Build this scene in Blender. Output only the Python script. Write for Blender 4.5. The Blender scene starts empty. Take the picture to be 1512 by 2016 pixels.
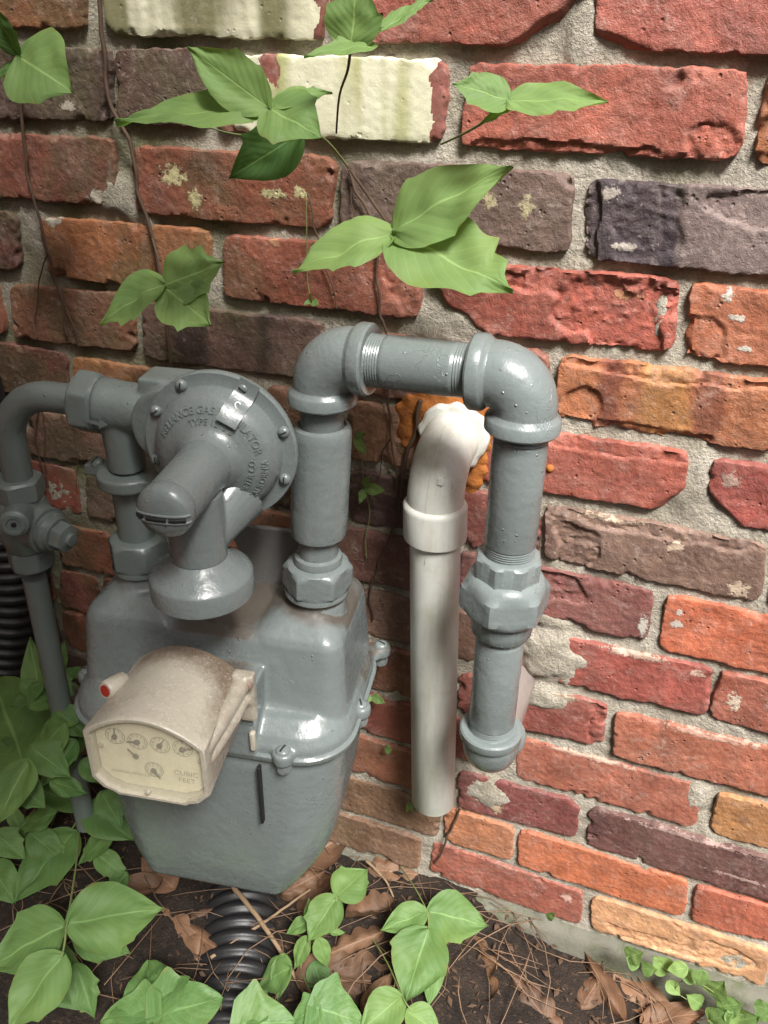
import bpy, bmesh, math, random
from mathutils import Vector, Matrix, noise
from math import sin, cos, pi, radians, sqrt
import numpy as np

# ------------------------------------------------------------------ camera, sky, sun, exposure
SC = bpy.context.scene
COL = SC.collection
CAM = Vector((0.0, -0.70358, 1.00670))
RX = Vector((0.9354841639, 0.3528207465, 0.0196697713))
RU = Vector((-0.1885099253, 0.4511931890, 0.8722893523))
RF = Vector((-0.2988869136, 0.8197208226, -0.4885942958))
FPX = 1639.576                     # focal length in pixels of a 1512 px wide picture
cam_data = bpy.data.cameras.new('camera')
cam_data.sensor_fit = 'HORIZONTAL'
cam_data.sensor_width = 36.0
cam_data.lens = 36.0 * FPX / 1512.0
cam_data.clip_start = 0.01
cam_data.clip_end = 500.0
camera = bpy.data.objects.new('camera', cam_data)
COL.objects.link(camera)
camera.matrix_world = Matrix(((RX.x, RU.x, -RF.x, CAM.x), (RX.y, RU.y, -RF.y, CAM.y), (RX.z, RU.z, -RF.z, CAM.z), (0, 0, 0, 1)))
SC.camera = camera

SUN_EL, SUN_AZ = radians(55), radians(-38)      # azimuth from the wall's outward normal, negative = towards the right
world = bpy.data.worlds.new('World')
SC.world = world
world.use_nodes = True
wn = world.node_tree.nodes
bg = wn['Background']
sky = wn.new('ShaderNodeTexSky')
sky.sky_type = 'NISHITA'
sky.sun_disc = False
sky.sun_elevation = SUN_EL
# direction towards the sun in the plan: outward normal is -Y
sdir = Vector((sin(-SUN_AZ) * cos(SUN_EL), -cos(SUN_AZ) * cos(SUN_EL), sin(SUN_EL)))
sky.sun_rotation = math.atan2(sdir.x, sdir.y)
sky.air_density = 1.0
sky.dust_density = 6.0
sky.ozone_density = 0.6
world.node_tree.links.new(sky.outputs[0], bg.inputs[0])
bg.inputs[1].default_value = 0.05
sun_data = bpy.data.lights.new('sun', 'SUN')
sun_data.energy = 3.9
sun_data.angle = radians(18)
sun_data.color = (1.0, 0.985, 0.95)
sun = bpy.data.objects.new('sun', sun_data)
COL.objects.link(sun)
sun.rotation_euler = sdir.to_track_quat('Z', 'Y').to_euler()
SC.view_settings.view_transform = 'Standard'
SC.view_settings.look = 'None'
SC.view_settings.gamma = 1.0
SC.view_settings.use_curve_mapping = False
SC.view_settings.exposure = 1.3
SC.cycles.max_bounces = 6
SC.cycles.use_denoising = True

# ------------------------------------------------------------------ helpers
def pray(p):
    return RX * ((p[0] - 756) / FPX) + RU * (-(p[1] - 1008) / FPX) + RF
def at(p, y=0.0):
    'point of the photograph on the upright plane y = const (wall face is y = 0)'
    r = pray(p)
    return CAM + r * ((y - CAM.y) / r.y)
def atz(p, z):
    r = pray(p)
    return CAM + r * ((z - CAM.z) / r.z)

FRAMES = {}
def thing(name, label, cat, loc=(0, 0, 0), rotz=0.0, group=None):
    o = bpy.data.objects.new(name, None)
    COL.objects.link(o)
    o.empty_display_size = 0.02
    o.location = loc
    o.rotation_euler = (0, 0, rotz)
    o['label'] = label
    o['category'] = cat
    if group:
        o['group'] = group
    FRAMES[o.name] = Matrix.Translation(Vector(loc)) @ Matrix.Rotation(rotz, 4, 'Z')
    return o
def tag(o, label, cat, group=None, kind=None):
    o['label'] = label
    o['category'] = cat
    if group:
        o['group'] = group
    if kind:
        o['kind'] = kind
    return o
def hang(o, parent):
    'parent a mesh whose vertices are already in world coordinates (for a thing with a plain location) '
    o.parent = parent
    if parent.name in FRAMES:
        o.matrix_parent_inverse = FRAMES[parent.name].inverted()

class MB:
    def __init__(s):
        s.v, s.f = [], []
    def add(s, vs, fs):
        n = len(s.v)
        s.v += [tuple(v) for v in vs]
        s.f += [tuple(i + n for i in f) for f in fs]
        return s
    def rings(s, rings, closed=True, cap0=True, cap1=True):
        'loft of vertex rings of the same length'
        n = len(s.v)
        m = len(rings[0])
        for r in rings:
            s.v += [tuple(v) for v in r]
        for i in range(len(rings) - 1):
            a, b = n + i * m, n + (i + 1) * m
            for j in range(m if closed else m - 1):
                k = (j + 1) % m
                s.f.append((a + j, a + k, b + k, b + j))
        if cap0:
            s.f.append(tuple(n + j for j in reversed(range(m))))
        if cap1:
            e = n + (len(rings) - 1) * m
            s.f.append(tuple(e + j for j in range(m)))
        return s
    def lathe(s, prof, origin=(0, 0, 0), axis=(0, 0, 1), seg=40, rfun=None, cap=True, phase=0.0):
        'prof: (radius, height) pairs along the axis'
        o, ax = Vector(origin), Vector(axis).normalized()
        e1 = ax.orthogonal().normalized() if abs(ax.z) < 0.99 else Vector((1, 0, 0))
        if abs(ax.z) < 0.99:
            e1 = Vector((0, 0, 1)).cross(ax).normalized()
        e2 = ax.cross(e1)
        rr = []
        for r, hgt in prof:
            ring = []
            for j in range(seg):
                t = 2 * pi * j / seg + phase
                rad = rfun(t - phase, r) if rfun else r
                rad = max(rad, 1e-5)
                ring.append(o + ax * hgt + e1 * (cos(t) * rad) + e2 * (sin(t) * rad))
            rr.append(ring)
        return s.rings(rr, cap0=cap, cap1=cap)
    def sweep(s, path, radii, seg=24, cap=True):
        'tube of varying radius along a polyline'
        P = [Vector(p) for p in path]
        if not hasattr(radii, '__len__'):
            radii = [radii] * len(P)
        up = None
        rr = []
        for i, p in enumerate(P):
            t = (P[min(i + 1, len(P) - 1)] - P[max(i - 1, 0)]).normalized()
            if up is None:
                up = t.orthogonal().normalized()
            up = (up - t * up.dot(t)).normalized()
            w = t.cross(up)
            rr.append([p + (up * cos(2 * pi * j / seg) + w * sin(2 * pi * j / seg)) * radii[i] for j in range(seg)])
        return s.rings(rr, cap0=cap, cap1=cap)
    def box(s, lo, hi):
        x0, y0, z0 = lo
        x1, y1, z1 = hi
        return s.add([(x0, y0, z0), (x1, y0, z0), (x1, y1, z0), (x0, y1, z0), (x0, y0, z1), (x1, y0, z1), (x1, y1, z1), (x0, y1, z1)],
                     [(0, 3, 2, 1), (4, 5, 6, 7), (0, 1, 5, 4), (1, 2, 6, 5), (2, 3, 7, 6), (3, 0, 4, 7)])
    def xform(s, M, start=0):
        for i in range(start, len(s.v)):
            s.v[i] = tuple(M @ Vector(s.v[i]))
        return s
    def mesh(s, name, mat=None, smooth=True, angle=35, recalc=True):
        me = bpy.data.meshes.new(name)
        me.from_pydata(s.v, [], s.f)
        if recalc:
            bm = bmesh.new()
            bm.from_mesh(me)
            bmesh.ops.recalc_face_normals(bm, faces=bm.faces)
            bm.to_mesh(me)
            bm.free()
        finish(me, mat, smooth, angle)
        return me
    def build(s, name, mat=None, parent=None, world=False, smooth=True, angle=35, bevel=0.0, recalc=True):
        me = s.mesh(name, mat, smooth, angle, recalc)
        return put(name, me, parent, world, bevel)
def finish(me, mat, smooth=True, angle=35):
    if mat:
        me.materials.append(mat)
    if smooth:
        me.polygons.foreach_set('use_smooth', [True] * len(me.polygons))
        if angle < 180:
            me.set_sharp_from_angle(angle=radians(angle))
def put(name, me, parent=None, world=False, bevel=0.0):
    o = bpy.data.objects.new(name, me)
    COL.objects.link(o)
    if parent is not None:
        if world:
            hang(o, parent)
        else:
            o.parent = parent
    if bevel:
        b = o.modifiers.new('bevel', 'BEVEL')
        b.width = bevel
        b.segments = 2
        b.limit_method = 'ANGLE'
        b.angle_limit = radians(35)
    return o
def cast(name, mb, mat, parent, voxel=0.002, it=8, fac=0.5, world=False, rough=0.0):
    'a casting: overlapping solids fused and smoothed'
    tmp = mb.mesh('tmp', None, False)
    o = bpy.data.objects.new('tmp', tmp)
    COL.objects.link(o)
    r = o.modifiers.new('r', 'REMESH')
    r.mode = 'VOXEL'
    r.voxel_size = voxel
    sm = o.modifiers.new('s', 'SMOOTH')
    sm.factor = fac
    sm.iterations = it
    dg = bpy.context.evaluated_depsgraph_get()
    me = bpy.data.meshes.new_from_object(o.evaluated_get(dg))
    bpy.data.objects.remove(o)
    bpy.data.meshes.remove(tmp)
    me.name = name
    if rough:
        for v in me.vertices:
            v.co += v.normal * (noise.noise(v.co * 90) * rough)
    me.materials.clear()
    finish(me, mat, True, 180)
    return put(name, me, parent, world)
def text_mesh(body, size, extrude, align='CENTER'):
    cu = bpy.data.curves.new('tmp', 'FONT')
    cu.body = body
    cu.size = size
    cu.extrude = extrude
    cu.align_x = align
    cu.resolution_u = 3
    o = bpy.data.objects.new('tmp', cu)
    COL.objects.link(o)
    dg = bpy.context.evaluated_depsgraph_get()
    me = bpy.data.meshes.new_from_object(o.evaluated_get(dg))
    bpy.data.objects.remove(o)
    vs = [v.co.copy() for v in me.vertices]
    fs = [tuple(p.vertices) for p in me.polygons]
    bpy.data.meshes.remove(me)
    return vs, fs
def hexr(a, n=6):
    'radius function of an n-sided nut of apothem a, cut off by the ring radius r'
    def fn(t, r):
        w = 2 * pi / n
        u = (t % w) - w / 2
        return min(a / cos(u), r)
    return fn
def arc(c, e1, e2, r, a0, a1, n):
    c, e1, e2 = Vector(c), Vector(e1), Vector(e2)
    return [c + e1 * (r * cos(a0 + (a1 - a0) * i / n)) + e2 * (r * sin(a0 + (a1 - a0) * i / n)) for i in range(n + 1)]
def sm01(x):
    x = min(1.0, max(0.0, x))
    return x * x * (3 - 2 * x)
def rrect(x0, x1, y0, y1, r, n=8):
    'rounded rectangle ring, counter-clockwise'
    r = min(r, (x1 - x0) / 2 - 1e-5, (y1 - y0) / 2 - 1e-5)
    pts = []
    for cx, cy, a in ((x1 - r, y1 - r, 0), (x0 + r, y1 - r, pi / 2), (x0 + r, y0 + r, pi), (x1 - r, y0 + r, 1.5 * pi)):
        for i in range(n + 1):
            t = a + pi / 2 * i / n
            pts.append((cx + r * cos(t), cy + r * sin(t)))
    return pts

# ------------------------------------------------------------------ materials
def new_mat(name):
    m = bpy.data.materials.new(name)
    m.use_nodes = True
    nt = m.node_tree
    return m, nt, nt.nodes['Principled BSDF']
class N:
    'tiny node-graph helper'
    def __init__(s, nt):
        s.nt = nt
    def node(s, t, **kw):
        n = s.nt.nodes.new(t)
        for k, v in kw.items():
            setattr(n, k, v)
        return n
    def link(s, a, b):
        s.nt.links.new(a, b)
    def val(s, sock, v):
        if hasattr(v, 'is_linked') or hasattr(v, 'links'):
            s.link(v, sock)
        else:
            sock.default_value = v
    def noise(s, vec, scale, detail=4, rough=0.6, dist=0.0):
        n = s.node('ShaderNodeTexNoise')
        s.link(vec, n.inputs['Vector'])
        n.inputs['Scale'].default_value = scale
        n.inputs['Detail'].default_value = detail
        n.inputs['Roughness'].default_value = rough
        n.inputs['Distortion'].default_value = dist
        return n.outputs[0]
    def voro(s, vec, scale, feature='F1'):
        n = s.node('ShaderNodeTexVoronoi', feature=feature)
        s.link(vec, n.inputs['Vector'])
        n.inputs['Scale'].default_value = scale
        return n.outputs['Distance']
    def ramp(s, fac, stops, interp='LINEAR'):
        n = s.node('ShaderNodeValToRGB')
        n.color_ramp.interpolation = interp
        el = n.color_ramp.elements
        while len(el) < len(stops):
            el.new(0.5)
        for e, (p, c) in zip(el, stops):
            e.position = p
            e.color = (c, c, c, 1) if not hasattr(c, '__len__') else tuple(c) + (1,)
        s.link(fac, n.inputs[0])
        return n.outputs[0]
    def mix(s, fac, a, b, mode='MIX'):
        n = s.node('ShaderNodeMix', data_type='RGBA', blend_type=mode)
        s.val(n.inputs[0], fac)
        for sock, v in ((n.inputs[6], a), (n.inputs[7], b)):
            if hasattr(v, '__len__') and not hasattr(v, 'links'):
                sock.default_value = tuple(v) + (1,) if len(v) == 3 else v
            else:
                s.val(sock, v)
        return n.outputs[2]
    def math(s, op, a, b=0.0, clamp=False):
        n = s.node('ShaderNodeMath', operation=op, use_clamp=clamp)
        s.val(n.inputs[0], a)
        s.val(n.inputs[1], b)
        return n.outputs[0]
    def bump(s, h, strength, dist, nrm=None):
        n = s.node('ShaderNodeBump')
        s.link(h, n.inputs['Height'])
        n.inputs['Strength'].default_value = strength
        n.inputs['Distance'].default_value = dist
        if nrm is not None:
            s.link(nrm, n.inputs['Normal'])
        return n.outputs[0]
    def pos(s):
        return s.node('ShaderNodeNewGeometry').outputs['Position']
    def obj(s):
        return s.node('ShaderNodeTexCoord').outputs['Object']
    def attr(s, name, kind='GEOMETRY'):
        n = s.node('ShaderNodeAttribute', attribute_type=kind)
        n.attribute_name = name
        return n

def mat_brick():
    m, nt, b = new_mat('brick')
    g = N(nt)
    p = g.pos()
    at_ = g.attr('col')
    col, alpha = at_.outputs['Color'], at_.outputs['Alpha']
    n1 = g.noise(p, 28, 5, 0.65)
    n2 = g.noise(p, 240, 4, 0.7)
    n3 = g.noise(p, 75, 6, 0.75, 0.6)
    n4 = g.noise(p, 800, 3, 0.7)
    c = g.mix(g.ramp(n1, [(0.3, 0.0), (0.72, 1.0)]), g.mix(1.0, col, (0.62, 0.6, 0.62), 'MULTIPLY'), g.mix(1.0, col, (1.18, 1.2, 1.2), 'MULTIPLY'))
    c = g.mix(g.ramp(n2, [(0.35, 0.0), (0.75, 0.42)]), c, g.mix(1.0, c, (1.7, 1.6, 1.55), 'MULTIPLY'))
    c = g.mix(g.ramp(n4, [(0.3, 0.55), (0.5, 0.0)]), c, g.mix(1.0, c, (0.5, 0.48, 0.48), 'MULTIPLY'))
    # pits and dark grit
    v = g.voro(p, 150)
    pit = g.math('MULTIPLY', g.ramp(v, [(0.08, 1.0), (0.26, 0.0)]), g.ramp(g.noise(p, 40, 3), [(0.55, 0.0), (0.62, 1.0)]))
    c = g.mix(g.math('MULTIPLY', pit, 0.75), c, g.mix(1.0, c, (0.25, 0.22, 0.22), 'MULTIPLY'))
    c = g.mix(g.math('MULTIPLY', g.ramp(g.noise(p, 11, 5, 0.7, 0.8), [(0.45, 0.0), (0.8, 1.0)]), 0.22), c, (0.36, 0.27, 0.22))
    # soot and lime films
    c = g.mix(g.math('MULTIPLY', g.ramp(n3, [(0.55, 0.0), (0.75, 1.0)]), 0.45), c, (0.07, 0.055, 0.045))
    lime = g.ramp(g.noise(p, 120, 6, 0.8, 0.4), [(0.6, 0.0), (0.72, 1.0)])
    c = g.mix(g.math('MULTIPLY', lime, 0.6), c, (0.46, 0.4, 0.34))
    # old paint / mortar splashes where the vertex mask asks for them
    pm = g.math('ADD', alpha, g.math('MULTIPLY', g.math('SUBTRACT', g.noise(p, 150, 5, 0.75), 0.5), 1.1))
    pf = g.ramp(pm, [(0.47, 0.0), (0.55, 1.0)])
    tone = g.attr('splash').outputs['Color']
    c = g.mix(pf, c, g.mix(1.0, tone, g.mix(n1, (0.8, 0.78, 0.7), (1.1, 1.1, 1.1)), 'MULTIPLY'))
    bloom = g.math('MULTIPLY', g.ramp(g.noise(p, 34, 6, 0.8, 1.2), [(0.52, 0.0), (0.7, 1.0)]), g.ramp(n2, [(0.35, 0.1), (0.6, 1.0)]))
    c = g.mix(g.math('MULTIPLY', bloom, 0.38), c, (0.5, 0.42, 0.37))
    hs = g.node('ShaderNodeHueSaturation')
    hs.inputs['Saturation'].default_value = 0.97
    g.link(c, hs.inputs['Color'])
    c = hs.outputs[0]
    g.link(c, b.inputs['Base Color'])
    g.link(g.ramp(n3, [(0.2, 0.42), (0.8, 0.75)]), b.inputs['Roughness'])
    b.inputs['Specular IOR Level'].default_value = 0.45
    hgt = g.math('ADD', g.math('MULTIPLY', n2, 0.6), g.math('MULTIPLY', n3, 1.0))
    hgt = g.math('SUBTRACT', hgt, g.math('MULTIPLY', pit, 0.9))
    hgt = g.math('ADD', hgt, g.math('MULTIPLY', pf, 0.35))
    hgt = g.math('ADD', hgt, g.math('MULTIPLY', n4, 0.3))
    hgt = g.math('MULTIPLY', hgt, g.math('SUBTRACT', 1.0, g.math('MULTIPLY', g.attr('splash').outputs['Alpha'], 0.72)))
    g.link(g.bump(hgt, 0.8, 0.0022), b.inputs['Normal'])
    return m
def mat_mortar():
    m, nt, b = new_mat('mortar')
    g = N(nt)
    p = g.pos()
    at_ = g.attr('col')
    n1 = g.noise(p, 22, 5, 0.65)
    n2 = g.noise(p, 300, 4, 0.75)
    n3 = g.noise(p, 90, 6, 0.7)
    c = g.mix(g.ramp(n1, [(0.3, 0.0), (0.7, 1.0)]), g.mix(1.0, at_.outputs['Color'], (0.7, 0.68, 0.62), 'MULTIPLY'), g.mix(1.0, at_.outputs['Color'], (1.2, 1.2, 1.2), 'MULTIPLY'))
    c = g.mix(g.ramp(n2, [(0.4, 0.0), (0.7, 0.5)]), c, g.mix(1.0, c, (1.6, 1.55, 1.5), 'MULTIPLY'))
    c = g.mix(g.ramp(n3, [(0.58, 0.0), (0.75, 0.5)]), c, (0.15, 0.14, 0.12))
    g.link(c, b.inputs['Base Color'])
    b.inputs['Roughness'].default_value = 0.9
    b.inputs['Specular IOR Level'].default_value = 0.25
    g.link(g.bump(g.math('ADD', n2, n3), 1.0, 0.0045), b.inputs['Normal'])
    return m
def mat_paint(name='grey_paint', base=(0.168, 0.194, 0.192), dirt=0.35, gloss=0.24, mossy=0.0):
    m, nt, b = new_mat(name)
    g = N(nt)
    p = g.pos()
    n1 = g.noise(p, 14, 4, 0.6)
    n2 = g.noise(p, 120, 4, 0.6)
    n3 = g.noise(p, 420, 3, 0.6)
    c = g.mix(n1, tuple(x * 0.84 for x in base), tuple(x * 1.14 for x in base))
    # chalky specks and dust spots
    sp = g.ramp(g.voro(p, 330), [(0.06, 1.0), (0.13, 0.0)])
    sp = g.math('MULTIPLY', sp, g.ramp(g.noise(p, 45, 3), [(0.52, 0.0), (0.6, 1.0)]))
    c = g.mix(g.math('MULTIPLY', sp, 0.7), c, (0.42, 0.43, 0.42))
    dk = g.ramp(g.noise(p, 65, 6, 0.8, 0.5), [(0.62, 0.0), (0.76, 1.0)])
    c = g.mix(g.math('MULTIPLY', dk, dirt), c, (0.13, 0.105, 0.08))
    rf = g.math('MULTIPLY', g.ramp(g.noise(p, 210, 4, 0.75), [(0.64, 0.0), (0.7, 1.0)]), g.ramp(g.noise(p, 21, 4, 0.7), [(0.58, 0.0), (0.66, 1.0)]))
    c = g.mix(g.math('MULTIPLY', rf, 0.7), c, (0.16, 0.075, 0.035))
    da = g.attr('dirt').outputs['Fac']
    dm = g.ramp(g.math('ADD', da, g.math('MULTIPLY', g.math('SUBTRACT', g.noise(p, 70, 6, 0.75), 0.5), 0.9)), [(0.3, 0.0), (0.75, 1.0)])
    c = g.mix(g.math('MULTIPLY', dm, 0.9), c, (0.075, 0.058, 0.042))
    g.link(c, b.inputs['Base Color'])
    g.link(g.math('ADD', g.ramp(n2, [(0.25, gloss - 0.06), (0.75, gloss + 0.14)]), g.math('MULTIPLY', dm, 0.4)), b.inputs['Roughness'])
    b.inputs['Specular IOR Level'].default_value = 0.7
    # orange peel, runs, a few blisters
    blis = g.ramp(g.voro(p, 130), [(0.05, 1.0), (0.16, 0.0)])
    blis = g.math('MULTIPLY', blis, g.ramp(g.noise(p, 30, 2), [(0.55, 0.0), (0.62, 1.0)]))
    crk = g.ramp(g.noise(p, 38, 3, 0.5, 2.5), [(0.485, 0.0), (0.5, 1.0), (0.515, 0.0)])
    crk = g.math('MULTIPLY', crk, g.ramp(g.noise(p, 17, 2), [(0.6, 0.0), (0.66, 1.0)]))
    h = g.math('ADD', g.math('MULTIPLY', g.math('MULTIPLY', n2, g.ramp(n1, [(0.35, 0.1), (0.7, 1.0)])), 0.75), g.math('MULTIPLY', n3, 0.08))
    h = g.math('ADD', h, g.math('MULTIPLY', g.noise(p, 45, 2, 0.5), 0.9))
    h = g.math('ADD', h, g.math('MULTIPLY', blis, 0.8))
    h = g.math('ADD', h, g.math('MULTIPLY', crk, 0.3))
    g.link(g.bump(h, 0.75, 0.0015), b.inputs['Normal'])
    return m
def mat_simple(name, base, rough=0.5, var=0.2, scale=60, spec=0.4, bump=0.0006, dirt=None, dirt_cut=(0.55, 0.7), metal=0.0):
    m, nt, b = new_mat(name)
    g = N(nt)
    p = g.pos()
    n1 = g.noise(p, scale, 5, 0.65)
    c = g.mix(n1, tuple(x * (1 - var) for x in base), tuple(x * (1 + var) for x in base))
    if dirt:
        d = g.ramp(g.noise(p, scale * 0.5, 6, 0.75, 0.6), [(dirt_cut[0], 0.0), (dirt_cut[1], 1.0)])
        c = g.mix(d, c, dirt)
    g.link(c, b.inputs['Base Color'])
    b.inputs['Roughness'].default_value = rough
    b.inputs['Specular IOR Level'].default_value = spec
    b.inputs['Metallic'].default_value = metal
    if bump:
        g.link(g.bump(g.noise(p, scale * 3, 5, 0.7), 0.6, bump), b.inputs['Normal'])
    return m
def mat_leaf(name, lo, hi, rough=0.42, trans=0.3, ivy=False, dead=False):
    m, nt, b = new_mat(name)
    g = N(nt)
    uv = g.attr('leafuv')
    sep = g.node('ShaderNodeSeparateXYZ')
    g.link(uv.outputs['Vector'], sep.inputs[0])
    t, s_ = sep.outputs[0], sep.outputs[1]
    sa = g.math('ABSOLUTE', s_)
    p = g.obj()
    inf = g.node('ShaderNodeObjectInfo').outputs['Random']
    c = g.mix(g.math('ADD', g.math('MULTIPLY', inf, 0.6), g.math('MULTIPLY', g.noise(p, 30, 4, 0.6), 0.5)), lo, hi)
    mid = g.ramp(sa, [(0.012, 1.0), (0.05, 0.0)])
    ph = g.math('FRACT', g.math('MULTIPLY', g.math('SUBTRACT', t, g.math('MULTIPLY', sa, 0.42)), 8.0))
    side = g.ramp(ph, [(0.0, 1.0), (0.07, 0.0), (0.93, 0.0), (1.0, 1.0)])
    vein = g.math('MAXIMUM', mid, g.math('MULTIPLY', side, 0.34 if not ivy else 0.6))
    if ivy:
        net = g.ramp(g.node('ShaderNodeTexVoronoi', feature='DISTANCE_TO_EDGE').outputs['Distance'], [(0.0, 1.0), (0.06, 0.0)])
        vn = [n for n in nt.nodes if n.bl_idname == 'ShaderNodeTexVoronoi'][-1]
        g.link(uv.outputs['Vector'], vn.inputs['Vector'])
        vn.inputs['Scale'].default_value = 5.5
        vein = g.math('MAXIMUM', vein, g.math('MULTIPLY', net, 0.4))
    c = g.mix(g.math('MULTIPLY', vein, 0.5), c, tuple(min(1, x * 1.7 + 0.03) for x in hi))
    spot = g.ramp(g.noise(p, 140, 5, 0.7), [(0.68, 0.0), (0.76, 1.0)])
    c = g.mix(g.math('MULTIPLY', spot, 0.35), c, tuple(x * 0.45 for x in lo) if not dead else (0.05, 0.03, 0.02))
    mg = g.math('MULTIPLY', g.ramp(sa, [(0.86, 0.0), (1.0, 1.0)]), g.ramp(g.noise(p, 55, 4, 0.7), [(0.5, 0.0), (0.66, 1.0)]))
    c = g.mix(g.math('MULTIPLY', mg, 0.6), c, (0.2, 0.15, 0.05) if not dead else (0.06, 0.035, 0.02))
    blot = g.ramp(g.noise(p, 16, 3, 0.6), [(0.45, 0.0), (0.75, 1.0)])
    c = g.mix(g.math('MULTIPLY', blot, 0.35), c, tuple(x * y for x, y in zip(hi, (1.35, 1.15, .9))))
    g.link(c, b.inputs['Base Color'])
    b.inputs['Roughness'].default_value = rough
    b.inputs['Specular IOR Level'].default_value = 0.28
    ripple = g.ramp(ph, [(0.0, 0.0), (0.5, 1.0), (1.0, 0.0)])
    h = g.math('SUBTRACT', g.math('MULTIPLY', ripple, 0.5), g.math('MULTIPLY', mid, 0.8))
    h = g.math('ADD', h, g.math('MULTIPLY', g.noise(p, 400, 3, 0.6), 0.3))
    nr = g.bump(h, 0.35, 0.0009)
    g.link(nr, b.inputs['Normal'])
    if trans:
        tr = g.node('ShaderNodeBsdfTranslucent')
        g.link(g.mix(1.0, c, (1.5, 1.7, 0.8), 'MULTIPLY'), tr.inputs['Color'])
        mx = g.node('ShaderNodeMixShader')
        mx.inputs[0].default_value = trans
        g.link(b.outputs[0], mx.inputs[1])
        g.link(tr.outputs[0], mx.inputs[2])
        out = nt.nodes['Material Output']
        g.link(mx.outputs[0], out.inputs['Surface'])
    return m
M_BRICK, M_MORTAR = mat_brick(), mat_mortar()
M_PAINT = mat_paint()
M_PAINT_GREENLIT = mat_paint('grey_paint_greenlit', (0.138, 0.166, 0.158), 0.4, 0.32)  # same grey paint, with the green light at the left put into its colour
M_LEAF = mat_leaf('leaf_green', (0.115, 0.205, 0.066), (0.205, 0.315, 0.105), 0.58)
M_LEAF_SHADE = mat_leaf('leaf_green_shade_tint', (0.085, 0.165, 0.048), (0.155, 0.26, 0.082), 0.55)  # leaf green darkened so the sunlit low plants look shaded
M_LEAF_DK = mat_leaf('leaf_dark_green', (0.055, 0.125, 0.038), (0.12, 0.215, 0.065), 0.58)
M_IVY = mat_leaf('ivy_leaf_green', (0.065, 0.145, 0.042), (0.12, 0.215, 0.068), 0.5, 0.2, True)
M_DEAD = mat_leaf('dead_leaf_brown', (0.04, 0.024, 0.016), (0.19, 0.105, 0.062), 0.6, 0.08, False, True)
M_STEM = mat_simple('vine_bark', (0.075, 0.045, 0.028), 0.75, 0.35, 120)
M_GSTEM = mat_simple('green_stem', (0.17, 0.2, 0.07), 0.55, 0.25, 120)
def mat_pvc():
    m, nt, b = new_mat('white_plastic')
    g = N(nt)
    mp = g.node('ShaderNodeMapping')
    mp.inputs['Scale'].default_value = (1, 1, 0.12)
    g.link(g.pos(), mp.inputs['Vector'])
    st, p = mp.outputs[0], g.pos()
    c = g.mix(g.noise(p, 18, 4), (0.53, 0.53, 0.485), (0.67, 0.67, 0.63))
    c = g.mix(g.math('MULTIPLY', g.ramp(g.noise(st, 70, 5, 0.7), [(0.45, 0.0), (0.72, 1.0)]), 0.55), c, (0.4, 0.37, 0.27))
    c = g.mix(g.math('MULTIPLY', g.ramp(g.noise(p, 26, 6, 0.75), [(0.5, 0.0), (0.75, 1.0)]), 0.5), c, (0.33, 0.34, 0.2))
    scr = g.math('MULTIPLY', g.ramp(g.noise(st, 330, 3, 0.6), [(0.68, 0.0), (0.72, 1.0)]), g.ramp(g.noise(p, 24, 3), [(0.5, 0.0), (0.58, 1.0)]))
    c = g.mix(g.math('MULTIPLY', scr, 0.75), c, (0.12, 0.11, 0.09))
    fly = g.math('MULTIPLY', g.ramp(g.voro(p, 170), [(0.05, 1.0), (0.1, 0.0)]), g.ramp(g.noise(p, 50, 3), [(0.56, 0.0), (0.6, 1.0)]))
    c = g.mix(fly, c, (0.06, 0.05, 0.04))
    g.link(c, b.inputs['Base Color'])
    b.inputs['Roughness'].default_value = 0.42
    g.link(g.bump(g.noise(p, 120, 5, 0.6), 0.4, 0.0006), b.inputs['Normal'])
    return m
M_PVC = mat_pvc()
M_BLACK = mat_simple('black_plastic', (0.014, 0.014, 0.015), 0.42, 0.3, 60, 0.4, 0.0005, (0.045, 0.038, 0.03), (0.6, 0.8))
M_DARK = mat_simple('dark_slot', (0.012, 0.012, 0.012), 0.7, 0.2, 60)
M_FOAM = mat_simple('orange_foam', (0.36, 0.125, 0.03), 0.8, 0.5, 70, 0.25, 0.004, (0.2, 0.065, 0.02), (0.5, 0.66))
M_CONC = mat_simple('concrete', (0.13, 0.125, 0.1), 0.9, 0.3, 45, 0.25, 0.002, (0.075, 0.085, 0.045), (0.48, 0.65))
M_RUST = mat_simple('rusty_screw', (0.21, 0.15, 0.12), 0.5, 0.3, 200, 0.5, 0.0004)
M_NEEDLE = mat_simple('pine_needle', (0.17, 0.105, 0.065), 0.5, 0.75, 22, 0.3, 0.0)
M_TWIG = mat_simple('twig_bark', (0.24, 0.165, 0.1), 0.75, 0.35, 120, 0.3, 0.0006)

# ------------------------------------------------------------------ the brick wall
random.seed(7)
ROW_H = 0.0735
CW = 760 / 1512.0
CROP = {0: None, 1: (0, 0), 2: (752, 0), 4: (752, 640), 6: (752, 1256)}
def ph(c, p):
    return p if c == 0 else (p[0] * CW + CROP[c][0], p[1] * CW + CROP[c][1])
RED, ORG, DRK, PUR, BRN, TAN = (0.285, 0.075, 0.047), (0.35, 0.125, 0.05), (0.085, 0.05, 0.037), (0.075, 0.045, 0.045), (0.19, 0.105, 0.072), (0.47, 0.25, 0.135)
CREAM, LIME = (0.68, 0.66, 0.5), (0.5, 0.46, 0.38)
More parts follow.
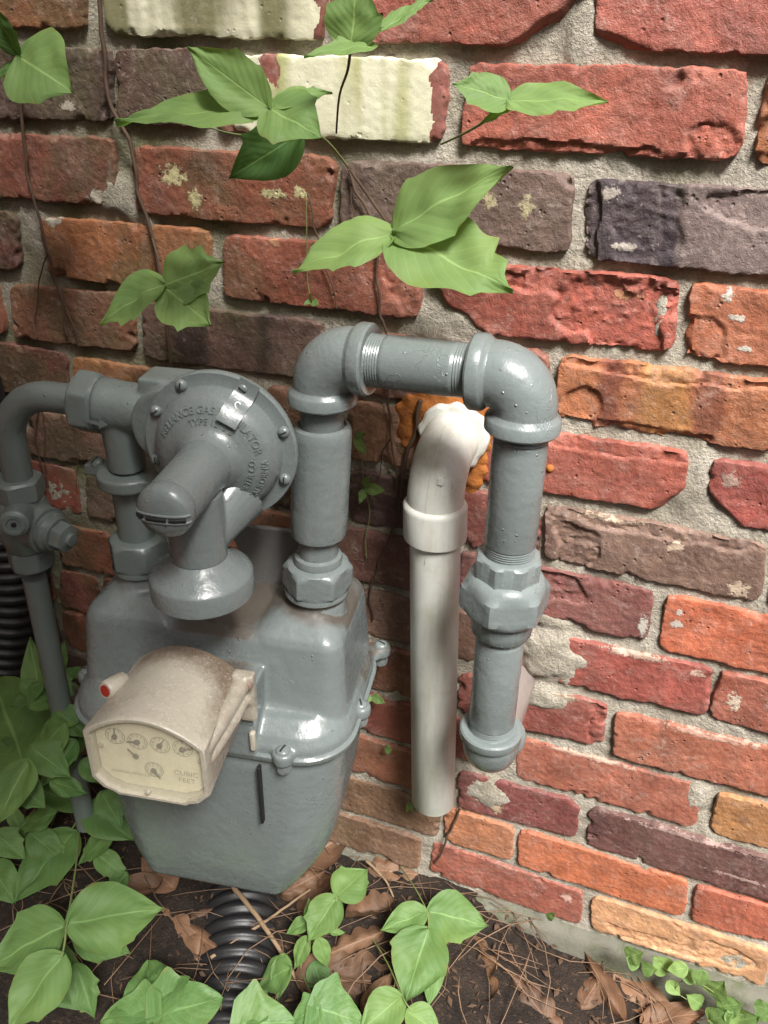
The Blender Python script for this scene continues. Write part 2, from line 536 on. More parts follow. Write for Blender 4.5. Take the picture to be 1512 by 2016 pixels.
# name, row, crop, TL, TR, BR, BL, colour, extras
BR = [
 ('A1', 0, 1, (-420, -190), (330, -190), (305, 76), (-380, 70), (0.27, 0.105, 0.045), {}),
 ('A2', 0, 1, (395, -200), (1290, -200), (1245, 158), (415, 132), (0.2, 0.07, 0.045), {'paint': 1}),
 ('A3', 0, 2, (-200, -200), (820, -200), (790, 188), (-190, 165), (0.3, 0.08, 0.05), {'cut': [('br', .06, .035)]}),
 ('A4', 0, 2, (840, -200), (1900, -200), (1900, 235), (835, 205), (0.29, 0.075, 0.05), {'cut': [('bl', .05, .014)]}),
 ('B0', 1, 1, (-330, 185), (425, 195), (430, 468), (-300, 470), DRK, {'splat': [(.78, .2, .06, .12)]}),
 ('B1', 1, 1, (445, 195), (815, 195), (800, 480), (460, 475), (0.1, 0.055, 0.04), {'splat': [(.3, .1, .08, .1)]}),
 ('B2', 1, 0, (427, 113), (878, 121), (867, 279), (432, 257), (0.25, 0.08, 0.06), {'paint': 2}),
 ('B3', 1, 2, (340, 265), (1425, 285), (1400, 632), (310, 580), (0.31, 0.082, 0.05), {'spall': [(.9, .18, .1, .22, .003), (.45, .02, .5, .12, .004)]}),
 ('B4', 1, 2, (1485, 320), (2500, 380), (2500, 690), (1480, 640), ORG, {}),
 ('C0', 2, 1, (-250, 515), (440, 545), (440, 795), (-200, 775), (0.2, 0.07, 0.042), {'splat': [(.9, .1, .08, .2)]}),
 ('C1', 2, 1, (520, 580), (1300, 640), (1280, 905), (540, 845), (0.25, 0.08, 0.042), {'splat': [(.22, .62, .1, .25), (.33, .28, .05, .25), (.72, .45, .1, .12), (.85, .5, .05, .15)], 'splash': (0.5, 0.45, 0.24)}),
 ('C2', 2, 0, (676, 322), (1126, 345), (1116, 503), (668, 460), (0.135, 0.085, 0.068), {'splat': [(.66, .6, .06, .16), (.82, .55, .05, .25), (.3, .45, .05, .12)], 'splash': (0.4, 0.34, 0.2)}),
 ('C3', 2, 2, (800, 715), (1640, 765), (1620, 1110), (800, 1030), (0.16, 0.115, 0.105), {'stripe': [(0.0, .46, (0.28, 0.26, 0.34), .45)], 'spall': [(.3, .5, .2, .5, .003), (.02, .5, .07, .7, .006), (.85, .8, .3, .25, .004)], 'splat': [(.12, .85, .08, .16), (.2, .2, .12, .1)], 'splash': (0.38, 0.33, 0.3)}),
 ('D0', 3, 1, (-500, 810), (60, 850), (60, 1060), (-500, 1020), (0.12, 0.05, 0.035), {}),
 ('D1', 3, 1, (150, 865), (815, 935), (805, 1140), (190, 1090), (0.34, 0.13, 0.048), {'splat': [(.1, .95, .08, .15)]}),
 ('D2', 3, 0, (440, 478), (822, 532), (822, 627), (440, 588), (0.27, 0.08, 0.045), {'spall': [(.92, .5, .1, .5, .003)], 'splat': [(.28, .95, .06, .1)], 'splash': (0.45, 0.22, 0.12)}),
 ('D3', 3, 2, (190, 1050), (1155, 1105), (1140, 1385), (195, 1300), (0.29, 0.07, 0.045), {'cut': [('bl', .048, .045)], 'spall': [(.78, .45, .25, .45, .006), (.6, .8, .4, .2, .004)], 'splat': [(.8, .72, .08, .12)], 'splash': (0.5, 0.24, 0.13)}),
 ('D4', 3, 2, (1210, 1150), (2100, 1230), (2100, 1530), (1185, 1405), (0.37, 0.115, 0.05), {'spall': [(.06, .3, .14, .35, .005)], 'splat': [(.17, .9, .05, .12), (.22, .62, .06, .08), (.27, .22, .06, .06)], 'splash': (0.55, 0.5, 0.45)}),
 ('E0', 4, 1, (40, 1120), (530, 1155), (505, 1370), (50, 1330), (0.22, 0.095, 0.05), {}),
 ('E1', 4, 1, (555, 1200), (1260, 1270), (1240, 1490), (560, 1410), (0.15, 0.088, 0.065), {'stripe': [(.2, .38, (.4, .42, .45), .2), (.66, .73, (.35, .35, .4), .2)]}),
 ('E2', 4, 0, (693, 690), (1070, 742), (1068, 820), (693, 780), (0.24, 0.095, 0.065), {}),
 ('E3', 4, 4, (690, 160), (1560, 220), (1550, 505), (690, 375), (0.36, 0.13, 0.055), {'stripe': [(.2, .29, (.5, .42, .55), .15), (.63, .76, (.6, .5, .55), .12), (.38, .6, (1.05, 1.25, .9), .1)], 'spall': [(.12, .25, .12, .35, .005), (.5, .92, .5, .12, .003), (.3, .05, .4, .1, .004)]}),
 ('F0', 5, 0, (-40, 675), (128, 705), (130, 795), (-30, 760), (0.15, 0.05, 0.035), {}),
 ('F1', 5, 0, (140, 715), (500, 767), (500, 862), (150, 805), (0.33, 0.14, 0.05), {}),
 ('F2', 5, 0, (690, 792), (925, 840), (920, 935), (690, 910), (0.33, 0.17, 0.1), {'splat': [(.45, .35, .06, .25)], 'splash': (0.12, 0.07, 0.03)}),
 ('F3', 5, 4, (385, 420), (1195, 505), (1180, 715), (385, 620), (0.3, 0.078, 0.05), {'cut': [('br', .03, .026)], 'spall': [(.6, .9, .5, .14, .002)]}),
 ('F4', 5, 4, (1290, 555), (2000, 640), (2000, 900), (1270, 760), (0.28, 0.065, 0.05), {'cut': [('bl', .032, .03)], 'splat': [(.12, .7, .08, .2)], 'splash': (0.4, 0.26, 0.22)}),
 ('G1', 6, 0, (60, 840), (232, 872), (232, 930), (60, 895), (0.18, 0.1, 0.065), {}),
 ('G2', 6, 0, (690, 930), (905, 965), (905, 1060), (690, 1030), (0.11, 0.055, 0.05), {}),
 ('G3', 6, 4, (320, 650), (610, 700), (610, 905), (320, 870), (0.2, 0.06, 0.045), {}),
 ('G4', 6, 4, (640, 735), (1500, 870), (1485, 1090), (640, 915), (0.19, 0.115, 0.085), {'spall': [(.15, .25, .12, .5, .004), (.5, .92, .5, .14, .003)], 'splat': [(.62, .7, .07, .16), (.9, .16, .07, .28), (.3, .95, .3, .08)], 'splash': (0.5, 0.38, 0.29)}),
 ('H1', 7, 0, (168, 935), (330, 975), (330, 1045), (172, 1015), (0.17, 0.115, 0.08), {}),
 ('H2', 7, 4, (310, 900), (1060, 1040), (1035, 1230), (310, 1070), (0.175, 0.06, 0.05), {'spall': [(.55, .7, .15, .3, .004)], 'splat': [(.97, .3, .04, .3)], 'splash': (0.5, 0.46, 0.42)}),
 ('H3', 7, 4, (1120, 1060), (1800, 1200), (1800, 1440), (1090, 1275), (0.42, 0.11, 0.05), {'splat': [(.08, .52, .05, .14), (.09, .75, .03, .1)], 'splash': (0.55, 0.48, 0.45)}),
 ('I1', 8, 0, (118, 1050), (345, 1110), (345, 1180), (122, 1122), (0.3, 0.115, 0.06), {}),
 ('I2', 8, 4, (700, 1232), (1290, 1370), (1270, 1515), (690, 1400), (0.3, 0.075, 0.055), {'splat': [(.5, .95, .35, .12), (.9, .85, .1, .1)], 'splash': (0.5, 0.33, 0.27)}),
 ('I3', 8, 6, (1325, 165), (2000, 330), (1990, 500), (1285, 310), (0.3, 0.09, 0.055), {'splat': [(.12, .48, .07, .25)], 'splash': (0.55, 0.45, 0.36)}),
 ('J0', 9, 0, (118, 1132), (190, 1150), (195, 1225), (120, 1200), (0.28, 0.09, 0.06), {}),
 ('J1', 9, 6, (300, 180), (875, 275), (865, 425), (300, 330), (0.22, 0.062, 0.045), {'splat': [(.72, .93, .14, .16)], 'splash': (0.36, 0.3, 0.23), 'spall': [(.95, .4, .08, .5, .004)]}),
 ('J2', 9, 6, (915, 310), (1700, 480), (1680, 670), (905, 470), (0.35, 0.112, 0.062), {'stripe': [(.22, .5, (.86, .92, .95), .05)], 'splat': [(.5, .95, .45, .1)], 'splash': (0.5, 0.28, 0.22)}),
 ('K1', 10, 6, (535, 410), (1235, 580), (1235, 750), (525, 555), (0.31, 0.1, 0.06), {'cut': [('tr', .012, .03)], 'splat': [(.4, .97, .4, .08)], 'splash': (0.5, 0.3, 0.24)}),
 ('K2', 10, 6, (1320, 620), (2000, 790), (2000, 960), (1285, 775), (0.36, 0.17, 0.065), {}),
 ('L1', 11, 6, (300, 545), (770, 650), (755, 790), (300, 670), (0.17, 0.05, 0.043), {'splat': [(.2, .62, .16, .35), (.33, .3, .08, .3)], 'splash': (0.42, 0.32, 0.22)}),
 ('L2', 11, 6, (815, 680), (1620, 880), (1610, 1070), (800, 835), (0.12, 0.05, 0.043), {'splat': [(.5, .95, .5, .08), (.75, .35, .3, .06)], 'splash': (0.36, 0.24, 0.22)}),
 ('M0', 12, 6, (-200, 570), (225, 660), (215, 780), (-200, 660), (0.2, 0.115, 0.065), {}),
 ('M1', 12, 6, (250, 700), (510, 760), (505, 870), (250, 800), (0.4, 0.16, 0.075), {}),
 ('M2', 12, 6, (535, 780), (1200, 955), (1180, 1095), (535, 890), (0.41, 0.12, 0.05), {}),
 ('M3', 12, 6, (1225, 985), (1900, 1150), (1890, 1300), (1215, 1115), (0.36, 0.1, 0.055), {}),
 ('N0', 13, 6, (-250, 700), (150, 790), (140, 895), (-250, 780), (0.2, 0.11, 0.065), {}),
 ('N2', 13, 6, (195, 830), (785, 1000), (770, 1130), (195, 915), (0.28, 0.085, 0.055), {'splat': [(.9, .7, .06, .2)], 'splash': (0.5, 0.3, 0.25)}),
 ('N3', 13, 6, (825, 1030), (1520, 1230), (1490, 1370), (820, 1140), (0.5, 0.26, 0.13), {'spall': [(.35, .25, .3, .2, .003), (.75, .5, .2, .3, .003)]}),
]
# mortar that stands proud or is smeared over the brick: u, z, half sizes, height of its front
def pat(p, ru, rz, f):
    q = at(p)
    return (q.x, q.z, ru, rz, f)
BLOBS = [pat((1085, 1290), .03, .034, -.007), pat((1070, 1375), .025, .016, -.004), pat((955, 1560), .03, .024, -.003),
         pat((1360, 945), .018, .03, .001), pat((1370, 1570), .012, .02, -.0015), pat((225, 390), .026, .02, .000), pat((280, 400), .01, .04, .002),
         pat((900, 640), .05, .02, .003), pat((1300, 620), .006, .02, .001), pat((120, 990), .03, .03, .001), pat((1145, 60), .012, .03, .003),
         pat((1060, 1215), .03, .008, -.003)]

wall = thing('brick_wall', 'old weathered brick wall of mixed red, orange and dark salvaged bricks behind the gas meter', 'wall')
SEED = [0]
def nz(x, y, z, s):
    return noise.noise(Vector((x * s, y * s, z * s)))
def brick_mesh(name, quad, color, ex, step, seed):
    'quad = TL, TR, BR, BL as (u, z); the face lies round y = 0, the body runs back into the wall'
    TL, TR, BRc, BL = [Vector((q[0], q[1], 0)) for q in quad]
    L = ((TR - TL).length + (BRc - BL).length) / 2
    H = ((TL - BL).length + (TR - BRc).length) / 2
    nx, nzr = max(6, int(L / step)), max(4, int(H / step))
    def spaced(n, size):
        a = [i / n for i in range(n + 1)]
        e = 0.0009 / size
        return [0.0, e, 2.6 * e] + [x for x in a if 4 * e < x < 1 - 4 * e] + [1 - 2.6 * e, 1 - e, 1.0]
    S, T = spaced(nx, L), spaced(nzr, H)
    off = seed * 3.17
    tilt = (random.uniform(-1, 1) * 0.0012, random.uniform(-1, 1) * 0.0012, random.uniform(-1, 1) * 0.001)
    vs, cols, spl = [], [], []
    rad = 0.0018
    sp_rgb = ex.get('splash', LIME)
    bu, bz = random.uniform(.8, 1.2), random.random() * 9
    for t in T:
        for s in S:
            P = (BL * (1 - s) + BRc * s) * (1 - t) + (TL * (1 - s) + TR * s) * t
            x, z = P.x, P.y
            # ragged outline
            ex_ = min(s, 1 - s) * L
            ez_ = min(t, 1 - t) * H
            jag = noise.noise(Vector((x * 55 + off, z * 55, 1.7))) * 0.0018 + noise.noise(Vector((x * 170 + off, z * 170, 7.7))) * 0.0012 - 0.0006
            we, wz = max(0, 1 - ex_ / 0.012), max(0, 1 - ez_ / 0.012)
            x += (1 if s < .5 else -1) * we * (jag + 0.0006)
            z += (1 if t < .5 else -1) * wz * (jag + 0.0006)
            # corners rounded in plan
            cx, cz = max(0, 1 - ex_ / 0.011), max(0, 1 - ez_ / 0.011)
            k = cx * cz
            x += (1 if s < .5 else -1) * k * 0.0026
            z += (1 if t < .5 else -1) * k * 0.0032
            d = min(ex_, ez_)
            y = 0.0
            if d < rad:
                y = rad - sqrt(max(0, rad * rad - (rad - d) ** 2))
            big = noise.noise(Vector((x * 14 + off, z * 22, bz)))
            med = noise.noise(Vector((x * 60 + off, z * 60, bz)))
            fin = noise.noise(Vector((x * 190, z * 190, off)))
            y += big * 0.0009 + med * 0.0006 + fin * 0.0006 + tilt[0] * (s - .5) * 2 + tilt[1] * (t - .5) * 2 + tilt[2]
            # chipped arrises
            ch = noise.noise(Vector((x * 34 + off, z * 34, 3.3))) * 0.5 + noise.noise(Vector((x * 95 + off, z * 95, 5.1))) * 0.35
            chip = max(0.0, ch * 0.022 - d * 0.7 - 0.0022)
            y += min(chip, 0.008) * (1 + .6 * fin)
            c = list(color)
            tone = 1 + 0.16 * big + 0.12 * med
            c = [v * tone for v in c]
            if chip > 0.001:
                c = [v * 0.85 for v in c]
            for (a, b_, f3, soft) in ex.get('stripe', []):
                wv = s + 0.035 * noise.noise(Vector((z * 45, off, x * 45))) + .02 * fin
                w = sm01((wv - a) / (0.05 + soft * .08) + .5) * sm01((b_ - wv) / (0.05 + soft * .08) + .5)
                c = [v * (1 - w + w * f) for v, f in zip(c, f3)]
                y -= w * soft * 0.0015 * (0.5 + fin)
            for (a, b_, ra, rb, dep) in ex.get('spall', []):
                q = 1 - sqrt(((s - a) / ra) ** 2 + ((t - b_) / rb) ** 2) + 0.55 * noise.noise(Vector((x * 45 + off, z * 45, 9.1)))
                if q > 0:
                    w = min(1, q * 9)
                    rgh = .8 + .5 * noise.fractal(Vector((x * 75, z * 120, 2.2 + off)), .6, 2.2, 5)
                    y += w * dep * max(0.1, rgh)
                    c = [v * (1 + w * 0.12 * (1 + 3 * fin)) for v in c]
            iscut = False
            for (cn, du, dz) in ex.get('cut', []):
                uu = (s if 'l' in cn else 1 - s) * L
                zz = (t if 'b' in cn else 1 - t) * H
                q = 1 - uu / du - zz / dz + 0.2 * noise.noise(Vector((x * 50 + off, z * 50, 0.3)))
                if q > 0:
                    y += min(0.028, q * min(du, dz) * 1.3)
                    iscut = True
                    c = [v * 0.95 for v in c]
            if not iscut and d > .005:
                y = min(y, .0034)
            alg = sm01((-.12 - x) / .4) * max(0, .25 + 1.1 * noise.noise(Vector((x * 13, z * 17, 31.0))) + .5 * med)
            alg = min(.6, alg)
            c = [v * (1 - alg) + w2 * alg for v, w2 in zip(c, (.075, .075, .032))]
            mask = -0.3
            for (a, b_, ra, rb) in ex.get('splat', []):
                q = 1 - sqrt(((s - a) / ra) ** 2 + ((t - b_) / rb) ** 2)
                mask = max(mask, 0.3 + 0.45 * q if q > -1 else -0.3)
            pt = ex.get('paint')
            sp = list(sp_rgb)
            if pt:
                sp = list(CREAM)
                # algae and grime that ran down the paint in streaks
                st = noise.noise(Vector((x * 30, z * 4, 4.4))) + 0.5 * noise.noise(Vector((x * 110, z * 7, 1.4)))
                st2 = noise.noise(Vector((x * 9 + 2, z * 9, 8.8)))
                g_ = sm01(st * 1.2 + st2 * .8 + 0.05 + (0.28 if pt == 1 else 0.08))
                sp = [v * (1 - g_) + w * g_ for v, w in zip(sp, (0.2, 0.19, 0.1) if pt == 1 else (0.36, 0.37, 0.14))]
                mask = 0.95
                if pt == 2:
                    if s > 0.955 + 0.05 * med:
                        mask = 0.0
                    if s < 0.3:
                        mask = 0.5 + 0.9 * noise.noise(Vector((x * 70, z * 60, 2)))
                else:
                    if s > 0.97 + 0.03 * med:
                        mask = 0.1
                y = (y * .5 if d > .004 else y) - 0.0004
            vs.append((x, y, z))
            cols.append((c[0], c[1], c[2], mask))
            spl.append((sp[0], sp[1], sp[2], 1 if pt else 0))
    w = len(S)
    hN = len(T)
    fs = [(j * w + i, j * w + i + 1, (j + 1) * w + i + 1, (j + 1) * w + i) for j in range(hN - 1) for i in range(w - 1)]
    rim = [i for i in range(w)] + [j * w + w - 1 for j in range(1, hN)] + [(hN - 1) * w + i for i in range(w - 2, -1, -1)] + [j * w for j in range(hN - 2, 0, -1)]
    n0 = len(vs)
    for i in rim:
        vs.append((vs[i][0], 0.07, vs[i][2]))
        cols.append(cols[i])
        spl.append(spl[i])
    m_ = len(rim)
    fs += [(rim[i], n0 + i, n0 + (i + 1) % m_, rim[(i + 1) % m_]) for i in range(m_)]
    me = bpy.data.meshes.new(name)
    me.from_pydata(vs, [], fs)
    at1 = me.attributes.new('col', 'FLOAT_COLOR', 'POINT')
    at1.data.foreach_set('color', np.array(cols, dtype=np.float32).ravel())
    at2 = me.attributes.new('splash', 'FLOAT_COLOR', 'POINT')
    at2.data.foreach_set('color', np.array(spl, dtype=np.float32).ravel())
    finish(me, M_BRICK, True, 48)
    return me
TAKEN = {}
for i, (nm, row, crop, tl, tr, br, bl, colr, ex) in enumerate(BR):
    q = [at(ph(crop, p)) for p in (tl, tr, br, bl)]
    zb = 0.055 + (13 - row) * ROW_H - .001
    # a brick lies level: use its own ends, pull tops and beds towards the course lines
    uL, uR = (q[0].x + q[3].x) / 2, (q[1].x + q[2].x) / 2
    kl, kr = max(-.003, min(.003, (q[0].x - q[3].x) / 2)), max(-.003, min(.003, (q[1].x - q[2].x) / 2))
    bL = zb + 0.6 * max(-.008, min(.008, q[3].z - zb))
    bR = zb + 0.6 * max(-.008, min(.008, q[2].z - zb))
    hL = max(0.0605, min(0.0665, q[0].z - q[3].z))
    hR = max(0.0605, min(0.0665, q[1].z - q[2].z))
    uL, uR = uL - .0016, uR + .0016
    quad = [(uL + kl, bL + hL), (uR + kr, bR + hR), (uR - kr, bR), (uL - kl, bL)]
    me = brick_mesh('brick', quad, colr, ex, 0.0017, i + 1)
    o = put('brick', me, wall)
    TAKEN.setdefault(row, []).append((uL - .006, uR + .006))
# bricks of the rest of the wall, beside and above what the photograph shows
palette = [RED, ORG, DRK, BRN, (0.25, 0.075, 0.05), (0.22, 0.09, 0.05), (0.3, 0.11, 0.06), (0.15, 0.06, 0.045)]
for row in range(-5, 14):
    zb = 0.055 + (13 - row) * ROW_H
    iv = sorted(TAKEN.get(row, []))
    lo, hi = -0.93, 0.72
    x = lo - (0.1 if row % 2 else 0.0)
    gaps = []
    for a, b_ in iv:
        if a - x > 0.045:
            gaps.append((x, a))
        x = max(x, b_)
    if hi - x > 0.045:
        gaps.append((x, hi))
    for a, b_ in gaps:
        n = max(1, round((b_ - a) / 0.212))
        for k in range(n):
            u0, u1 = a + (b_ - a) * k / n + .0045, a + (b_ - a) * (k + 1) / n - .0045
            SEED[0] += 1
            j = [random.uniform(-.002, .002) for _ in range(4)]
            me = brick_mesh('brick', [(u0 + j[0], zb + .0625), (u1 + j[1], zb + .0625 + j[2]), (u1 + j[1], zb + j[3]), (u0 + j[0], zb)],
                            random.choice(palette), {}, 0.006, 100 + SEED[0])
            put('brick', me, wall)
# the mortar bed behind and between the bricks
def mortar():
    us = np.arange(-0.97, 0.76, 0.0036)
    zs = np.arange(-0.06, 1.45, 0.0036)
    vs, cols = [], []
    for z in zs:
        for u in us:
            y = 0.0048 + .0035 * sm01((z - .55) / .3)
            n1 = noise.noise(Vector((u * 18, z * 18, 2.0)))
            n2 = noise.noise(Vector((u * 75, z * 75, 5.0)))
            n3 = noise.noise(Vector((u * 210, z * 210, 8.0)))
            y += n1 * 0.003 + n2 * 0.0018 + n3 * 0.001
            for (bu, bz, ru, rz, f) in BLOBS:
                q = ((u - bu) / ru) ** 2 + ((z - bz) / rz) ** 2
                if q < 2.2:
                    w = sm01(1.45 - q ** .5 + 0.5 * n2)
                    y = y * (1 - w) + (f + n2 * 0.002 + n3 * 0.0018) * w
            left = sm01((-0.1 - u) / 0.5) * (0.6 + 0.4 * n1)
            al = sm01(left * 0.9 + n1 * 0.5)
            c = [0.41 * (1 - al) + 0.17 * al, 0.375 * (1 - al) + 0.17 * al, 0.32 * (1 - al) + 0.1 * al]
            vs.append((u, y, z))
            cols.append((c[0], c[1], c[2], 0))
    w, hN = len(us), len(zs)
    fs = [(j * w + i, j * w + i + 1, (j + 1) * w + i + 1, (j + 1) * w + i) for j in range(hN - 1) for i in range(w - 1)]
    me = bpy.data.meshes.new('mortar')
    me.from_pydata(vs, [], fs)
    a = me.attributes.new('col', 'FLOAT_COLOR', 'POINT')
    a.data.foreach_set('color', np.array(cols, dtype=np.float32).ravel())
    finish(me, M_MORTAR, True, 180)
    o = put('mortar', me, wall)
mortar()

# ------------------------------------------------------------------ footing, ground, the added shade wall on the left
def gz(x, y):
    'height of the bare ground'
    z = 0.046 - max(0.0, min(0.095, (x + 0.12) * 0.2))
    z += 0.02 * sm01((-0.35 - x) / 0.3)
    f = max(0.0, -y - 0.25)
    z -= 0.03 * min(f, 2.0)
    return z
def ground_mesh():
    xs = [-40, -15, -6, -3, -2] + list(np.arange(-1.5, 1.2, 0.0085)) + [1.5, 2.2, 3.5, 7, 15, 40]
    ys = [-40, -15, -6, -3.5, -2.2, -1.6] + list(np.arange(-1.2, -0.6, 0.03)) + list(np.arange(-0.6, 0.035, 0.0085))
    vs = []
    for y in ys:
        for x in xs:
            n = noise.noise(Vector((x * 9, y * 9, 0))) * 0.008 + noise.noise(Vector((x * 34, y * 34, 3))) * 0.005 + noise.noise(Vector((x * 95, y * 95, 6))) * 0.0028
            vs.append((x, y, gz(x, y) + n))
    w, hN = len(xs), len(ys)
    fs = [(j * w + i, j * w + i + 1, (j + 1) * w + i + 1, (j + 1) * w + i) for j in range(hN - 1) for i in range(w - 1)]
    return vs, fs
m, nt, b = new_mat('soil')
g = N(nt)
p = g.pos()
c = g.mix(g.ramp(g.noise(p, 30, 6, 0.7), [(0.3, 0.0), (0.7, 1.0)]), (0.014, 0.01, 0.008), (0.045, 0.031, 0.023))
c = g.mix(g.ramp(g.noise(p, 160, 5, 0.7), [(0.55, 0.0), (0.7, 0.7)]), c, (0.13, 0.08, 0.05))
c = g.mix(g.ramp(g.voro(p, 260), [(0.04, 1.0), (0.1, 0.0)]), c, (0.2, 0.15, 0.11))
g.link(c, b.inputs['Base Color'])
b.inputs['Roughness'].default_value = 0.85
b.inputs['Specular IOR Level'].default_value = 0.3
g.link(g.bump(g.math('ADD', g.noise(p, 90, 6, 0.75), g.noise(p, 400, 3, 0.7)), 1.0, 0.006), b.inputs['Normal'])
M_SOIL = m
gv, gf = ground_mesh()
mb = MB()
mb.add(gv, gf)
o = mb.build('ground', M_SOIL, None, recalc=False, angle=180)
o['kind'] = 'structure'
o['label'] = 'dark damp soil at the foot of the brick wall'

# concrete footing under the lowest course
xs = list(np.arange(-0.95, 0.75, 0.006))
prof = [(0.06, 0.047), (0.02, 0.047), (-0.001, 0.046), (-0.009, 0.042), (-0.013, 0.034), (-0.016, 0.02), (-0.02, 0.0), (-0.024, -0.02), (-0.028, -0.06), (-0.03, -0.12)]
rr = []
for (y, z) in prof:
    ring = []
    for x in xs:
        n1 = noise.noise(Vector((x * 20, y * 40, z * 40)))
        n2 = noise.noise(Vector((x * 80, y * 90, z * 90)))
        k = 1 if y < 0.01 else 0
        ring.append((x, y + k * (n1 * 0.005 + n2 * 0.002), z + k * (n1 * 0.003 + n2 * 0.0015)))
    rr.append(ring)
mb = MB()
mb.rings(rr, closed=False, cap0=False, cap1=False)
tag(mb.build('concrete_footing', M_CONC, None, recalc=False, angle=180), 'rough grey concrete footing showing under the lowest brick course', 'footing')

# brick wall added at the left, outside the picture, to shade that side
side = thing('added_shade_wall', 'unseen brick wall added for shade on the left, beyond the black downpipe', 'wall', (-1.0, 0, 0))
mb = MB()
mb.box((-0.22, -1.5, -0.1), (-0.004, 0.3, 3.2))
m2 = mat_simple('side_mortar', (0.2, 0.18, 0.14), 0.9, 0.25, 60, 0.2, 0.002)
mb.build('mortar', m2, side, smooth=False)
M_SIDEBR = mat_simple('side_brick', (0.2, 0.075, 0.05), 0.75, 0.4, 40, 0.3, 0.002)
sb = MB()
sb.box((-0.1, 0, 0), (0.0, 0.2, 0.057))
sme = sb.mesh('brick', M_SIDEBR, False)
for r in range(0, 20):
    for k in range(7):
        y = -1.49 + k * 0.213 + (0.1065 if r % 2 else 0)
        if y > -0.2:
            continue
        o = put('brick', sme, side)
        o.location = (0.0, y, 0.02 + r * ROW_H)

# unseen leafy screen added behind the viewer: blocks the low sky
rs = random.Random(2)
hb = MB()
nx_, nz_ = 90, 36
rows_ = []
for j in range(nz_ + 1):
    r_ = []
    for i in range(nx_ + 1):
        x = -6.5 + 13.0 * i / nx_
        z = 3.1 * j / nz_
        n_ = noise.fractal(Vector((x * 1.3, z * 1.3, 4)), .8, 2, 4)
        r_.append((x, -3.2 + .35 * n_ - .6 * (z / 3.1) ** 4, z + (.35 * n_ if j == nz_ else 0) - .1))
    rows_.append(r_)
hb.rings(rows_, closed=False, cap0=False, cap1=False)
back_ = [[(x, y - 1.0, z) for x, y, z in r_] for r_ in rows_]
hb.rings(back_, closed=False, cap0=False, cap1=False)
hb.rings([rows_[-1], back_[-1]], closed=False, cap0=False, cap1=False)
M_BLOCKER = mat_simple('blocker_green', (0.05, 0.09, 0.03), .7, .6, 14, .3, .02)
tag(hb.build('sky_blocker', M_BLOCKER, None, recalc=False), 'tall dark green leafy screen added behind the viewer to block the low sky', 'sky_blocker')

# ------------------------------------------------------------------ house gas pipe: right riser, two elbows, union, drop into the wall
def threads(r, h0, n, pitch=0.0021, depth=0.0009):
    out = []
    for i in range(n):
        out += [(r, h0 + i * pitch), (r - depth, h0 + (i + 0.35) * pitch), (r - depth, h0 + (i + 0.5) * pitch), (r, h0 + (i + 0.85) * pitch)]
    return out
def elbow(mb, c, d1, d2, rb, rband, reach, band=0.013, bend=0.026):
    'malleable elbow at corner c with openings along d1 and d2'
    c, d1, d2 = Vector(c), Vector(d1).normalized(), Vector(d2).normalized()
    path, rad = [], []
    o = c + d1 * bend + d2 * bend
    path += [c + d1 * (reach - band), c + d1 * (bend + .001)]
    rad += [rb, rb]
    for i in range(1, 14):
        a = pi / 2 * i / 14
        path.append(o - d2 * (bend * cos(a)) - d1 * (bend * sin(a)))
        rad.append(rb * (1 + 0.03 * sin(2 * a)))
    path += [c + d2 * (bend + .001), c + d2 * (reach - band)]
    rad += [rb, rb]
    mb.sweep(path, rad, 40)
    for d in (d1, d2):
        mb.lathe([(rb * 0.98, -0.004), (rb + 0.0004, -0.001), (rband - 0.0012, 0.0012), (rband, 0.003), (rband, band - 0.0018), (rband - 0.0015, band), (rband - 0.006, band + 0.0003), (rb * .8, band - .001)],
                 c + d * (reach - band), d, 44)
    return mb
hp = thing('house_gas_pipe', 'thick grey-painted gas pipe looping from the meter over and down into the wall', 'pipe', (-0.104, -0.118, 0.40))
PY = -0.118
cL, cR = Vector((-0.2675, PY, 0.790)), Vector((-0.1035, PY, 0.7955))
cB = Vector((-0.1015, PY, 0.413))
O_OUT = Vector((-0.2775, PY, 0.582))
dR = (cL - O_OUT).normalized()
# left elbow, connector pipe, right elbow
elbow(MB(), cL, (cR - cL), -dR, 0.0248, 0.0288, 0.041).build('elbow', M_PAINT, hp, True)
elbow(MB(), cR, (cL - cR), (cB - cR), 0.0252, 0.0292, 0.042).build('elbow', M_PAINT, hp, True)
ln = (cR - cL).length
d = (cR - cL).normalized()
prof = [(.0207, .03)] + threads(.0209, .041, 6) + [(.0211, .0565), (.0211, ln - .0565)] + [(r, ln - hh) for r, hh in reversed(threads(.0209, .041, 6))] + [(.0207, ln - .03)]
MB().lathe(prof, cL, d, 44).build('pipe', M_PAINT, hp, True, angle=60)
